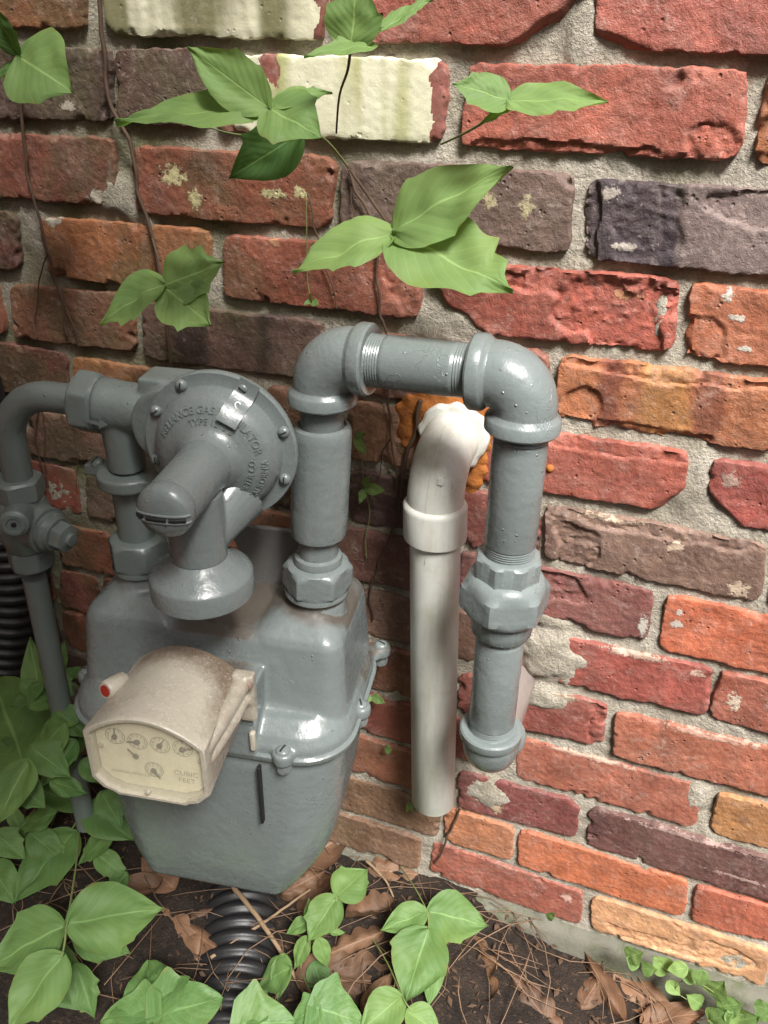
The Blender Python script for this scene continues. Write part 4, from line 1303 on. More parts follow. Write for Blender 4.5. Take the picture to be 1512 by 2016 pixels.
# slots across the cap, edged by two thin ribs
def cap_y(x, z):
    r_ = sqrt(x * x + z * z)
    pr = [(.0214, -.1035), (.0205, -.108), (.0175, -.112), (.011, -.1145), (.004, -.1152), (0, -.1153)]
    for (r0, y0), (r1, y1) in zip(pr, pr[1:]):
        if r1 <= r_ <= r0:
            return y0 + (y1 - y0) * (r0 - r_) / (r0 - r1)
    return -.1035
def cap_line(x0, x1, z, r, lift, mat, name):
    pts_ = [RC + Vector((x0 + (x1 - x0) * i / 16, cap_y(x0 + (x1 - x0) * i / 16, z) + lift, z)) for i in range(17)]
    MB().sweep(pts_, [r] * 17, 10).build(name, mat, cp)
for x0, x1 in ((-.0185, -.0135), (-.0105, .004), (.0065, .0175)):
    cap_line(x0, x1, -.0024, .0017, -.0001, M_DARK, 'cap_slot')
for zz_ in (-.0052, .0004):
    cap_line(-.0195, .0195, zz_, .0012, .0002, M_PAINT, 'cap_rib')
# vent: stem below the tube, flaring cup
VX, VY = RC.x - .004, -.098
vent = MB()
vent.lathe([(.019, .068), (.0215, .066), (.0226, .066), (.0226, .09), (.0225, .125)], (VX, VY, .0), (0, 0, 1), 40)
vent.lathe([(.02, 0), (.024, .02), (.031, .045)], (VX + .002, VY + .006, .082), (.22, 1, .45), 28)
cast('vent_body', vent, M_PAINT, rg, .0014, 4)
MB().lathe([(.0222, .0675), (.0245, .0655), (.030, .0605), (.038, .055), (.0408, .0525), (.0416, .0508), (.0416, .0345), (.0408, .0335), (.039, .0335), (.038, .037), (.03, .05), (.0001, .051)], (VX, VY, 0), (0, 0, 1), 64, cap=False).build('vent_cup', M_PAINT, rg, angle=30)
# flange screws
for k, a_ in enumerate([radians(x) for x in (118, 66, 20, -22, -66, 152, 196, 236)]):
    q_ = RC + Vector((cos(a_) * .0580, 0, sin(a_) * .0580))
    screw(rg, q_, (0, -1, 0), .0048, .0042, .6 + 1.1 * k)
# folded tag under one of the screws
a_ = radians(63)
tg = MB()
for i, (rr_, yy) in enumerate(((.066, -.0012), (.0575, -.0016), (.0525, -.003), (.0475, -.0135), (.041, -.0215), (.0365, -.0235))):
    pass
ringT = []
for (rr_, yy) in ((.0665, -.0014), (.0575, -.0018), (.0535, -.0036), (.0495, -.0130), (.0435, -.0215), (.037, -.0248)):
    c0 = RC + Vector((cos(a_) * rr_, yy, sin(a_) * rr_))
    t_ = Vector((-sin(a_), 0, cos(a_)))
    ringT.append([c0 + t_ * .0085, c0 - t_ * .0085, c0 - t_ * .0085 + Vector((0, -.0009, 0)), c0 + t_ * .0085 + Vector((0, -.0009, 0))])
tg.rings(ringT)
tgo = tg.build('tag', M_PAINT, rg, angle=50)
vs_, fs_ = text_mesh('S', .012, .0004)
def on_tag(v):
    u_ = .045 + v.y * .9
    k = (u_ - .037) / (.0495 - .037)
    yy = -.0248 + (.0118) * k - .0012
    t_ = Vector((sin(a_), 0, -cos(a_)))
    return RC + Vector((cos(a_) * u_, yy - v.z, sin(a_) * u_)) + t_ * v.x
MB().add([on_tag(v) for v in vs_], fs_).build('letter', M_PAINT, tgo, smooth=False)
# raised lettering on the dome
def dome_y(r):
    pr = [(.0525, -.004), (.0505, -.0105), (.046, -.0165), (.038, -.0205), (.0295, -.0235), (.0255, -.027)]
    for (r0, y0), (r1, y1) in zip(pr, pr[1:]):
        if r1 <= r <= r0:
            return y0 + (y1 - y0) * (r0 - r) / (r0 - r1)
    return -.0205
def arc_text(body, r, mid, size, top=True):
    vs_, fs_ = text_mesh(body, size, .0011)
    out = []
    for v in vs_:
        if top:
            an, rad = mid - v.x / r, r + v.y
        else:
            an, rad = mid + v.x / r, r - v.y
        out.append(RC + Vector((cos(an) * rad, dome_y(rad) - v.z, sin(an) * rad)))
    MB().add(out, fs_).build('raised_lettering', M_PAINT, cs, smooth=False)
arc_text('RELIANCE GAS REGULATOR', .0385, radians(84), .0078)
arc_text('TYPE 1213 B', .0305, radians(82), .0066)
arc_text('METER CO.', .0372, radians(-20), .0072, False)
arc_text('CALIFORNIA', .0465, radians(-22), .0072, False)
# ---- regulator body behind the case: inlet nut, tee, flange and stub down to the meter
bz0 = .1475
MB().lathe([(.016, 0), (.024, .0005), (.0275, .003), (.0285, .006), (.0285, .017), (.0275, .02), (.024, .0225), (.018, .023)], (-.214, 0, bz0), (1, 0, -.05), 96, hexr(.0248, 6), phase=.45).build('inlet_nut', M_PAINT_GREENLIT, rg, angle=30)
body = MB()
body.lathe([(.0235, 0), (.0242, .004), (.0225, .02), (.0215, .06)], (-.1925, 0, bz0 - .001), (1, 0, -.04), 36)
body.lathe([(.0165, .0), (.0172, .02), (.0185, .05), (.019, .07)], (-.176, 0, .085), (0, 0, 1), 32)
body.lathe([(.024, -.03), (.03, .0), (.036, .03)], (-.116, .0, .142), (0, -1, 0), 32)
body.box((-.15, -.012, .155), (-.09, .022, .178))
body.box((-.185, -.014, .098), (-.165, .014, .118))
cast('body', body, M_PAINT_GREENLIT, rg, .0018, 7)
arw = MB()
arw.add([(x, -.0258, z) for x, z in ((-.198, .139), (-.183, .137), (-.184, .1335), (-.174, .1385), (-.1815, .1445), (-.182, .141), (-.197, .1435))] + [(x, -.02, z) for x, z in ((-.198, .139), (-.183, .137), (-.184, .1335), (-.174, .1385), (-.1815, .1445), (-.182, .141), (-.197, .1435))],
        [(0, 1, 2, 3, 4, 5, 6)] + [(i, (i + 1) % 7, (i + 1) % 7 + 7, i + 7) for i in range(7)])
cast('flow_arrow', arw, M_PAINT_GREENLIT, rg, .0006, 3)
fl = MB()
fl.lathe([(.027, -.0065), (.0285, -.005), (.0285, .005), (.027, .0065)], (-.176, 0, .0775), (0, 0, 1), 48)
for sx in (-1, 1):
    fl.lathe([(.0085, -.006), (.0085, .006)], (-.176 + sx * .034, -.01 * sx, .0775), (0, 0, 1), 24)
    fl.box((-.176 + sx * .034 - .012, -.008 - .01 * sx, .072), (-.176 + sx * .034 + .012, .008 - .01 * sx, .083))
cast('flange', fl, M_PAINT_GREENLIT, rg, .0013, 4)
screw(rg, (-.21, .007, .0842), (-.2, -.5, 1), .0062, .0045, .2, M_PAINT_GREENLIT)
MB().lathe([(.017, .01), (.0168, .075)], (-.1765, 0, 0), (0, 0, 1), 36).build('stub_pipe', M_PAINT_GREENLIT, rg)
# strip of sheet metal with a screw, behind the vent
MB().box((-.035, .028, .012), (.002, .032, .02)).xform(Matrix.Rotation(.0, 4, 'Y')).build('wire_strap', M_PAINT, rg, bevel=.001)
screw(rg, (-.003, .0278, .016), (0, -1, 0), .004, .003, .4)
MB().rings([[(-.07, .034, -.07), (-.04, .034, -.07), (-.04, .04, -.07), (-.07, .04, -.07)], [(-.1, .034, .018), (-.006, .034, .018), (-.006, .04, .018), (-.1, .04, .018)]]).build('back_plate', mat_paint('dirty_grey_paint', (.13, .13, .125), .7, .4), rg, bevel=.002)

# ------------------------------------------------------------------ leaves
def leaf_mesh(base, tip, wr, teeth=(), up=(0, -.45, .9), fold=.18, droop=.12, rows=26, cols=5, mat=None, kind='ovate', seed=0.0, curl=0.0):
    'one leaf blade between two points; teeth = (side, position, size)'
    B, T = Vector(base), Vector(tip)
    ax = T - B
    L = ax.length
    ax.normalize()
    nrm = Vector(up)
    nrm = (nrm - ax * nrm.dot(ax)).normalized()
    sd = ax.cross(nrm).normalized()
    vs, uv = [], []
    def half(t, side):
        if kind == 'ovate':
            w = (sin(pi * min(1, t ** .72)) ** .85) * (1 - .38 * t ** 3)
            w *= (1 - sm01((t - .86) / .14)) * .35 + .65 if t > .86 else 1
            w *= .5
        elif kind == 'ivy':
            w = .5 * (sin(pi * t ** .55) ** .6) * (1 - .25 * t) + .16 * math.exp(-((t - .3) / .1) ** 2)
        else:  # oak: deep lobes
            w = (.5 * sin(pi * t ** .8) ** .7) * (.55 + .45 * abs(sin(pi * (t * 3.6 + .15))) ** .8)
        for (s_, p_, a_) in teeth:
            if s_ == side and p_ - .16 < t <= p_:
                w += a_ * ((t - p_ + .16) / .16) ** 1.5 * .85
        return max(w, 0.0)
    for i in range(rows + 1):
        t = i / rows
        for j in range(-cols, cols + 1):
            s = j / cols
            side = 1 if s >= 0 else -1
            w = half(t, side) * wr * L
            edge = 1 + .025 * noise.noise(Vector((t * 14, side * 3.1, seed)))
            x = s * w * edge
            # basal lobes sweep back a little
            back = -abs(s) ** 2 * .05 * L * (1 - t) ** 3 * (4 if kind == 'ivy' else 1)
            hgt = fold * abs(x) - droop * L * (t * t) + droop * L * .25 * t
            hgt += .006 * L / .1 * noise.noise(Vector((t * 4 + seed, s * 2, seed * 1.3)))
            hgt += .016 * L * abs(s) * cos(2 * pi * (t - .42 * abs(s)) * 8) * .12
            hgt -= curl * (s * s) * wr * L * .5
            vs.append(B + ax * (t * L + back) + sd * x + nrm * hgt)
            uv.append((t, s, 0))
    w_ = 2 * cols + 1
    fs = [(i * w_ + j, i * w_ + j + 1, (i + 1) * w_ + j + 1, (i + 1) * w_ + j) for i in range(rows) for j in range(w_ - 1)]
    me = bpy.data.meshes.new('leaf')
    me.from_pydata(vs, [], fs)
    a = me.attributes.new('leafuv', 'FLOAT_VECTOR', 'POINT')
    a.data.foreach_set('vector', np.array(uv, dtype=np.float32).ravel())
    finish(me, mat, True, 180)
    return me
LN = [0]
def leaf(parent, base, tip, wr, mat=None, teeth=None, **kw):
    LN[0] += 1
    rnd = random.Random(LN[0] * 7 + 1)
    if teeth is None:
        teeth = []
        for s_ in (1, -1):
            for p_ in (.42, .62, .78):
                if rnd.random() < .55:
                    teeth.append((s_, p_ + rnd.uniform(-.05, .05), rnd.uniform(.08, .2)))
    kw.setdefault('fold', rnd.uniform(.08, .25))
    kw.setdefault('droop', rnd.uniform(.05, .16))
    me = leaf_mesh(base, tip, wr, teeth, mat=mat or M_LEAF, seed=LN[0] * 1.7, **kw)
    o = put('leaf', me)
    hang(o, parent)
    return o
def stem(parent, pts, r0, r1=None, mat=None, name='stem', wob=0.0, n=8):
    pts = spline([Vector(p) for p in pts], n) if len(pts) > 2 else [Vector(pts[0]).lerp(Vector(pts[1]), i / n) for i in range(n + 1)]
    if wob:
        pts = [p + Vector((noise.noise(p * 45), noise.noise(p * 45 + Vector((9, 0, 0))) * .3, noise.noise(p * 45 + Vector((0, 9, 0))))) * wob for p in pts]
    r1 = r1 or r0 * .7
    return MB().sweep(pts, [r0 + (r1 - r0) * i / (len(pts) - 1) for i in range(len(pts))], 8).build(name, mat or M_STEM, parent, True, angle=180)
def sprig_y(name, label, node, leaves, stems, cat='vine', group=None, mat=None, r=.0011):
    'sprig on the wall; leaves: (base px, tip px, y base, y tip, width ratio, options)'
    t = thing(name, label, cat, tuple(node), group=group)
    for lf in leaves:
        (b_, t_, y0, y1, w), kw = lf[:5], (lf[5] if len(lf) > 5 else {})
        kw = dict(kw)
        leaf(t, at(b_, y0), at(t_, y1), w, kw.pop('mat', mat), **kw)
    for sp_ in stems:
        pts, rr_, mt = sp_
        stem(t, [at(p_, y_) for p_, y_ in pts], rr_, mat=mt)
    return t
T3 = lambda *a: [(s, p, z) for s, p, z in a]
UPL = (-.05, -.62, .78)
sprig_y('poison_ivy_sprig', 'three broad green leaflets spreading in front of the wall just above the pipe loop', at((776, 458), -.1), [
    ((778, 455), (990, 318), -.10, -.115, .56, {'up': (.25, -.75, .6), 'teeth': [(1, .5, .07), (-1, .3, .06)]}),
    ((774, 458), (573, 531), -.10, -.13, .60, {'up': UPL, 'teeth': [(-1, .45, .1), (-1, .62, .12), (1, .8, .06)]}),
    ((780, 468), (1008, 563), -.10, -.135, .64, {'up': UPL, 'teeth': [(-1, .72, .2), (-1, .86, .14), (1, .8, .1)], 'rows': 34}),
], [([((690, 335), -.03), ((735, 400), -.07), ((778, 460), -.1)], .0013, M_STEM)])
sprig_y('poison_ivy_sprig', 'uppermost sprig of pale leaflets cut by the top edge above the cream brick', at((690, 95), -.12), [
    ((692, 94), (703, -50), -.12, -.12, .95, {'up': (.1, -.9, .3), 'teeth': [(1, .5, .1), (-1, .6, .1)]}),
    ((738, 92), (598, 99), -.12, -.15, .42, {'up': (0, -.5, .85)}),
    ((745, 62), (850, -8), -.12, -.10, .4, {'up': (-.4, -.7, .5)}),
], [([((690, 98), -.12), ((684, 140), -.09), ((668, 190), -.06), ((662, 262), -.02)], .0011, M_STEM), ([((690, 94), -.12), ((718, 78), -.12), ((752, 52), -.12)], .0009, M_GSTEM)])
sprig_y('poison_ivy_sprig', 'wide sprig of long leaflets hanging over the left end of the cream brick', at((525, 215), -.13), [
    ((528, 212), (363, 87), -.13, -.135, .52, {'up': (-.3, -.75, .5), 'teeth': [(1, .55, .1), (1, .3, .08)]}),
    ((510, 222), (217, 213), -.13, -.15, .36, {'up': (0, -.45, .85), 'teeth': [(1, .4, .08), (-1, .6, .06)]}),
    ((528, 214), (630, 262), -.13, -.145, .92, {'up': (.15, -.7, .65), 'teeth': [(1, .55, .1), (-1, .6, .15)]}),
    ((540, 206), (652, 172), -.128, -.11, .5, {'up': (.2, -.5, .8)}),
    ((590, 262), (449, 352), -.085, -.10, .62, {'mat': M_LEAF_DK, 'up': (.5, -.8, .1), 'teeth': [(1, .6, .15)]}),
], [([((528, 214), -.13), ((580, 245), -.1), ((640, 275), -.06), ((686, 330), -.02)], .0012, M_GSTEM), ([((340, 216), -.12), ((380, 240), -.11), ((470, 265), -.1), ((560, 262), -.09)], .0008, M_GSTEM)])
sprig_y('poison_ivy_sprig', 'sprig with one long leaflet pointing right across the big red brick', at((1000, 200), -.11), [
    ((1000, 199), (1194, 187), -.11, -.12, .46, {'up': (.05, -.6, .75), 'teeth': [(1, .55, .18), (1, .75, .12)]}),
    ((1002, 199), (893, 160), -.11, -.125, .75, {'up': (-.1, -.75, .6), 'teeth': [(-1, .7, .12), (1, .75, .12)]}),
    ((1008, 208), (943, 241), -.108, -.12, .36, {'up': (0, -.6, .7)}),
], [([((1003, 200), -.11), ((960, 235), -.09), ((915, 262), -.05), ((868, 284), -.02)], .0012, M_GSTEM)])
sprig_y('poison_ivy_sprig', 'small trio of jagged leaflets in front of the orange brick at the left', at((322, 562), -.06), [
    ((322, 560), (186, 629), -.06, -.08, .68, {'up': UPL, 'teeth': [(-1, .45, .12), (-1, .62, .14)]}),
    ((325, 562), (433, 513), -.06, -.06, .78, {'up': (.1, -.85, .4), 'teeth': [(1, .7, .15), (-1, .75, .2), (-1, .5, .1)]}),
    ((328, 568), (413, 637), -.06, -.085, .82, {'up': (-.1, -.7, .65), 'teeth': [(1, .72, .2), (-1, .5, .1)]}),
], [([((300, 470), -.01), ((314, 520), -.03), ((323, 562), -.06)], .0011, M_STEM)])
sprig_y('poison_ivy_sprig', 'shaded green leaves at the top left corner', at((36, 110), -.08), [
    ((36, 110), (134, 173), -.08, -.10, 1.0, {'up': (.2, -.85, .45), 'teeth': [(1, .75, .1)], 'mat': M_LEAF}),
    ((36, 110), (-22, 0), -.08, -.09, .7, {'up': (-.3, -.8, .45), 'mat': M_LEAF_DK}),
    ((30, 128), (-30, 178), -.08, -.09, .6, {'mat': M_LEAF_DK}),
], [([((20, 60), -.02), ((30, 90), -.05), ((36, 112), -.08)], .0011, M_STEM)])
def tiny(px_list, label, y0=-.02, mat=None, stempx=None):
    t = thing('seedling', label, 'seedling', tuple(at(px_list[0][0], y0)))
    for b_, t_, w in px_list:
        leaf(t, at(b_, y0), at(t_, y0 - .006), w, mat or M_LEAF, [], rows=12, cols=3, up=(0, -.8, .5), droop=.05)
    if stempx:
        stem(t, [at(p_, -.006) for p_ in stempx], .0006, mat=M_GSTEM)
    return t
tiny([((612, 592), (597, 600), .6), ((613, 590), (612, 577), .6), ((614, 593), (627, 600), .7)], 'tiny yellow-green seedling on the red brick above the left elbow', stempx=[(613, 592), (608, 570), (605, 540), (603, 380)])
tiny([((700, 862), (722, 896), .5), ((699, 860), (720, 854), .5)], 'two small leaves on the brick beside the grey sleeve', stempx=[(699, 862), (712, 900), (716, 958)])
tiny([((722, 962), (758, 966), .55), ((718, 964), (707, 992), .6), ((718, 958), (727, 938), .6)], 'trio of small leaves between the grey sleeve and the white pipe', stempx=[(718, 960), (728, 1010), (720, 1060), (722, 1100)])
tiny([((733, 1371), (758, 1384), .6), ((732, 1372), (716, 1380), .8)], 'pair of small leaves beside the right bolts of the meter', stempx=[(732, 1371), (727, 1390)])
tiny([((758, 1474), (772, 1477), .8)], 'single small round leaf low on the dark brick left of the white pipe')
tiny([((808, 1580), (800, 1600), .5), ((808, 1580), (812, 1600), .5)], 'tiny green shoot at the lower end of the white pipe', -.03)
# bare vines climbing the wall
def vine(label, pts, r=.0016, extra=()):
    t = thing('bare_vine', label, 'vine', tuple(at(pts[0], -.008)))
    stem(t, [at(p_, -.0045) for p_ in pts], r, r * .8, wob=.0035, n=14)
    for e_ in extra:
        stem(t, [at(p_, -.004) for p_ in e_], r * .55, wob=.003, n=10, name='side_shoot')
    return t
vine('long bare vine running from the top edge down behind the small leaf trio', [(198, -10), (205, 90), (214, 190), (243, 250), (262, 310), (275, 390), (300, 470), (318, 560), (330, 650), (338, 745)], .002)
vine('bare vine hugging the far left of the wall', [(18, 60), (38, 200), (55, 340), (78, 430), (95, 500), (120, 590), (130, 660)], .0016, [[(95, 500), (75, 560), (70, 640)], [(120, 590), (145, 640), (150, 670)]])
vine('bare vine dropping behind the left elbow of the pipe loop', [(686, 335), (700, 375), (735, 440), (742, 520), (748, 610), (758, 650), (765, 780), (770, 860), (782, 930)], .0014, [[(742, 480), (700, 440), (690, 340)], [(770, 860), (750, 900), (742, 960)]])
vine('fine vine running down the dark bricks left of the white pipe', [(782, 930), (782, 1000), (768, 1060), (745, 1110), (730, 1170), (735, 1220)], .0012, [[(768, 1060), (800, 1050), (806, 1010)]])
vine('thin brown tendril on the red brick above the left elbow', [(605, 380), (620, 440), (640, 520), (655, 570), (664, 610)], .0008)
vine('dark vine stub beside the bend of the white pipe', [(826, 788), (822, 830), (808, 880), (795, 930), (788, 980)], .0024)
vine('short twig-like vine on the brick corner at the foot of the white pipe', [(905, 1590), (885, 1640), (870, 1670), (855, 1700)], .0015)
vine('dry hanging root behind the supply pipe', [(75, 790), (70, 860), (84, 930), (88, 975)], .0009, [[(80, 790), (88, 870), (90, 960)], [(140, 830), (150, 890), (150, 960)]])

# ------------------------------------------------------------------ plants on the ground
def sprig_z(name, label, leaves, stems, cat='plant', group=None, base=None, kind='ovate', mat=None):
    'leaves: base px, tip px, z base, z tip, width ratio, options'
    b0 = base or leaves[0][0]
    t = thing(name, label, cat, tuple(atz(b0, .05)), group=group)
    for lf in leaves:
        (b_, t_, z0, z1, w), kw = lf[:5], dict(lf[5] if len(lf) > 5 else {})
        kw.setdefault('up', (0, -.3, 1))
        leaf(t, atz(b_, z0), atz(t_, z1), w, kw.pop('mat', mat or M_LEAF_SHADE), kind=kw.pop('kind', kind), **kw)
    for pts, rr_ in stems:
        stem(t, [atz(p_, z_) for p_, z_ in pts], rr_, mat=M_GSTEM)
    return t
sprig_z('poison_ivy_plant', 'large three-leaved plant at the lower left corner, below the meter', [
    ((136, 1818), (323, 1786), .20, .18, .78, {'teeth': [(1, .38, .06), (1, .5, .1), (1, .66, .05)], 'fold': .1, 'droop': .04, 'rows': 34, 'up': (-.1, -.45, .9)}),
    ((124, 1822), (-30, 1905), .20, .18, .85, {'teeth': [(1, .5, .08)], 'fold': .14, 'droop': .06, 'up': (-.1, -.4, .9)}),
    ((122, 1882), (10, 2030), .20, .17, .82, {'teeth': [(-1, .7, .1)], 'fold': .12, 'droop': .06, 'up': (0, -.5, .85)}),
], [([((130, 1815), .2), ((128, 1850), .2), ((122, 1884), .2)], .0014), ([((158, 1610), .13), ((150, 1700), .17), ((132, 1818), .2)], .0013)])
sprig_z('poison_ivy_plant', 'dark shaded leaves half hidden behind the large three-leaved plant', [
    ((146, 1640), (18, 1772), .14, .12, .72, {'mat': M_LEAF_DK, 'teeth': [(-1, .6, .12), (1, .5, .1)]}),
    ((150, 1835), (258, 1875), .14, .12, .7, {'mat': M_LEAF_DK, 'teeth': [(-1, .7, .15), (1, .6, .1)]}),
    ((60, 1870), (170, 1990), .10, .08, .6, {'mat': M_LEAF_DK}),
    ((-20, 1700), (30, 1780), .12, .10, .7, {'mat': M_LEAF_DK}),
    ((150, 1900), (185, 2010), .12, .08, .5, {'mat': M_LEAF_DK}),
], [])
sprig_z('leafy_plant', 'dense cluster of green leaves at the left edge beside the meter', [
    ((44, 1497), (-22, 1318), 0.30, 0.30, .66, {'teeth': [(-1, .5, .06)], 'fold': .06, 'mat': M_LEAF_SHADE}),
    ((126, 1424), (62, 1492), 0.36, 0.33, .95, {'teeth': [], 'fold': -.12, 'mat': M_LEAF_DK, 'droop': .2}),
    ((78, 1378), (58, 1252), 0.34, 0.39, .42, {'teeth': [], 'mat': M_LEAF_SHADE}),
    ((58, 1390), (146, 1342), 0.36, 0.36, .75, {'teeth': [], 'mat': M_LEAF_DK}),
    ((112, 1432), (172, 1388), 0.35, 0.35, .8, {'teeth': [(1, .5, .1)], 'mat': M_LEAF_SHADE}),
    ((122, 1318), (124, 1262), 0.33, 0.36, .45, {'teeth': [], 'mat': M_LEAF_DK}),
    ((56, 1500), (-14, 1625), 0.35, 0.32, .7, {'teeth': [], 'mat': M_LEAF_SHADE, 'fold': .1}),
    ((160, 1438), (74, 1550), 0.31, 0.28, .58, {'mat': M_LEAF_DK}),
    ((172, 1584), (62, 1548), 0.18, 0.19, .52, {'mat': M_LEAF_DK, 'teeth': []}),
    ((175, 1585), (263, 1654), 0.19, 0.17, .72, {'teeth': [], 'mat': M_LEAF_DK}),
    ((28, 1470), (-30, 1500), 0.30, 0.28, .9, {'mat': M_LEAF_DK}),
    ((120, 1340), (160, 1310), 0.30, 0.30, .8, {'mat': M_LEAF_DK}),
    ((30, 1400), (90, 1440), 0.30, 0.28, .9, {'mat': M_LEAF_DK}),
    ((20, 1590), (50, 1655), 0.14, 0.12, .4, {'mat': M_LEAF_SHADE}),
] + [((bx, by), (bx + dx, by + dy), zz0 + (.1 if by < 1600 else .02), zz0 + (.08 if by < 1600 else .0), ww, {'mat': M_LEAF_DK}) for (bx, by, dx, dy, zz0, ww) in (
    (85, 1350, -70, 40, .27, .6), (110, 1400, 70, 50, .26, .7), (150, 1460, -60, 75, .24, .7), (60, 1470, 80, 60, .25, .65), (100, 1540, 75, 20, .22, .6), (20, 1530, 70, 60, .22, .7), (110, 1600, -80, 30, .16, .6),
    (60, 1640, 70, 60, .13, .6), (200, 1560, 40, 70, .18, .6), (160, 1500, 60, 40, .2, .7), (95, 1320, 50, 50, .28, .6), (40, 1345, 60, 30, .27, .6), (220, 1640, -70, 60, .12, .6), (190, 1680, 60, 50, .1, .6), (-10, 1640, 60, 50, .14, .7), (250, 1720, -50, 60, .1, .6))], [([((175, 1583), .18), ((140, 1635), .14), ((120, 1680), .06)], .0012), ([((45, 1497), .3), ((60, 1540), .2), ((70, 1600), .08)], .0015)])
sprig_z('ivy_plant', 'ivy with pale-veined leaves at the bottom edge left of the drain pipe', [
    ((312, 2000), (440, 1962), .11, .10, 1.05, {'kind': 'ivy', 'teeth': [], 'fold': .08, 'droop': .08}),
    ((300, 1992), (288, 1884), .11, .10, 1.0, {'kind': 'ivy', 'teeth': [], 'fold': .08}),
    ((300, 2000), (196, 2010), .11, .09, .9, {'kind': 'ivy', 'teeth': []}),
], [([((305, 1998), .11), ((296, 1985), .09), ((280, 2040), .03)], .001)], mat=M_IVY)
sprig_z('ivy_plant', 'ivy leaves along the bottom edge right of the drain pipe', [
    ((474, 2016), (582, 2012), .12, .12, 1.1, {'kind': 'ivy', 'teeth': [], 'droop': .1}),
    ((488, 2006), (524, 1946), .12, .12, .9, {'kind': 'ivy', 'teeth': []}),
    ((622, 1984), (716, 2014), .12, .11, 1.15, {'kind': 'ivy', 'teeth': [], 'fold': .1}),
    ((622, 1984), (574, 2012), .12, .11, 1.1, {'kind': 'ivy', 'teeth': []}),
    ((572, 1904), (506, 1944), .09, .06, .8, {'mat': M_LEAF_DK, 'teeth': []}),
    ((560, 1880), (545, 1972), .09, .06, .55, {'mat': M_LEAF_DK, 'teeth': []}),
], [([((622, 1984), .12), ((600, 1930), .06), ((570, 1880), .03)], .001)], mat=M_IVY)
sprig_z('young_plant', 'upright young plant with paired leaves right of the corrugated drain pipe', [
    ((664, 1766), (724, 1708), .13, .14, 1.0, {'teeth': [(-1, .6, .12), (1, .8, .1)]}),
    ((662, 1768), (604, 1852), .13, .11, .82, {'teeth': [(1, .7, .15)]}),
    ((612, 1816), (607, 1765), .10, .11, .5, {'teeth': []}),
    ((608, 1812), (562, 1838), .10, .09, .66, {'teeth': []}),
    ((606, 1845), (577, 1910), .10, .07, .52, {'teeth': []}),
    ((626, 1848), (646, 1907), .10, .07, .58, {'teeth': []}),
    ((650, 1835), (680, 1836), .09, .09, .5, {'teeth': []}),
    ((618, 1895), (640, 1962), .06, .04, .75, {'mat': M_LEAF_DK}),
], [([((664, 1766), .13), ((645, 1830), .11), ((612, 1850), .1), ((590, 1920), .05), ((605, 1985), .02)], .0011)], mat=M_LEAF_SHADE)
sprig_z('poison_ivy_plant', 'bright three-leaved plant on bare soil at the foot of the wall', [
    ((844, 1794), (962, 1822), .11, .10, .85, {'teeth': [(1, .35, .1), (1, .6, .08)], 'fold': .1}),
    ((838, 1796), (748, 1830), .11, .10, .66, {'teeth': [(-1, .5, .1), (-1, .3, .1)]}),
    ((843, 1830), (797, 1975), .11, .08, .86, {'teeth': [(1, .4, .08), (-1, .5, .06)], 'rows': 32}),
    ((858, 1862), (846, 1985), .09, .06, .5, {'teeth': [(1, .5, .15)], 'up': (.5, -.3, .8)}),
], [([((786, 1704), .05), ((815, 1745), .09), ((842, 1795), .11)], .001), ([((842, 1795), .11), ((844, 1815), .11), ((843, 1834), .11)], .001)], mat=M_LEAF_SHADE)
sprig_z('poison_ivy_plant', 'pair of rounded leaves cut by the bottom edge in the middle', [
    ((790, 1962), (706, 2030), .12, .11, .8, {'teeth': [], 'fold': .1}),
    ((803, 1990), (872, 2040), .12, .11, .8, {'teeth': []}),
], [([((722, 1830), .04), ((762, 1895), .08), ((792, 1962), .12), ((812, 1992), .12)], .001)], mat=M_LEAF_SHADE)
t = thing('creeping_seedlings', 'creeper with many small round leaves along the concrete footing at lower right', 'plant', tuple(at((1333, 1930), -.03)))
rs = random.Random(5)
for (x, y) in ((1246, 1894), (1250, 1880), (1278, 1908), (1301, 1898), (1333, 1908), (1353, 1920), (1378, 1928), (1327, 1947), (1367, 1969), (1412, 1945), (1438, 1979), (1418, 2003), (1442, 2007), (1470, 2007), (1499, 1999), (1505, 1985)):
    a_ = rs.uniform(0, 2 * pi)
    l_ = rs.uniform(18, 25) * (.7 if x < 1290 else 1.05)
    yb = -.034 - rs.uniform(0, .02)
    leaf(t, at((x - cos(a_) * l_, y - sin(a_) * l_ * .7), yb), at((x + cos(a_) * l_, y + sin(a_) * l_ * .7), yb - .006), .8, M_LEAF, [], rows=14, cols=4, up=(0, -.7, .7))
for pts in ([(1240, 1885), (1290, 1905), (1350, 1925), (1400, 1950), (1440, 1990), (1510, 2010)], [(1350, 1925), (1330, 1950), (1365, 1975)]):
    stem(t, [at(p_, -.04) for p_ in pts], .0006, mat=M_GSTEM)
tiny([((1078, 1808), (1092, 1796), .4), ((1078, 1808), (1088, 1812), .4)], 'tiny pale sprout at the lower edge of the bottom red brick', -.02)

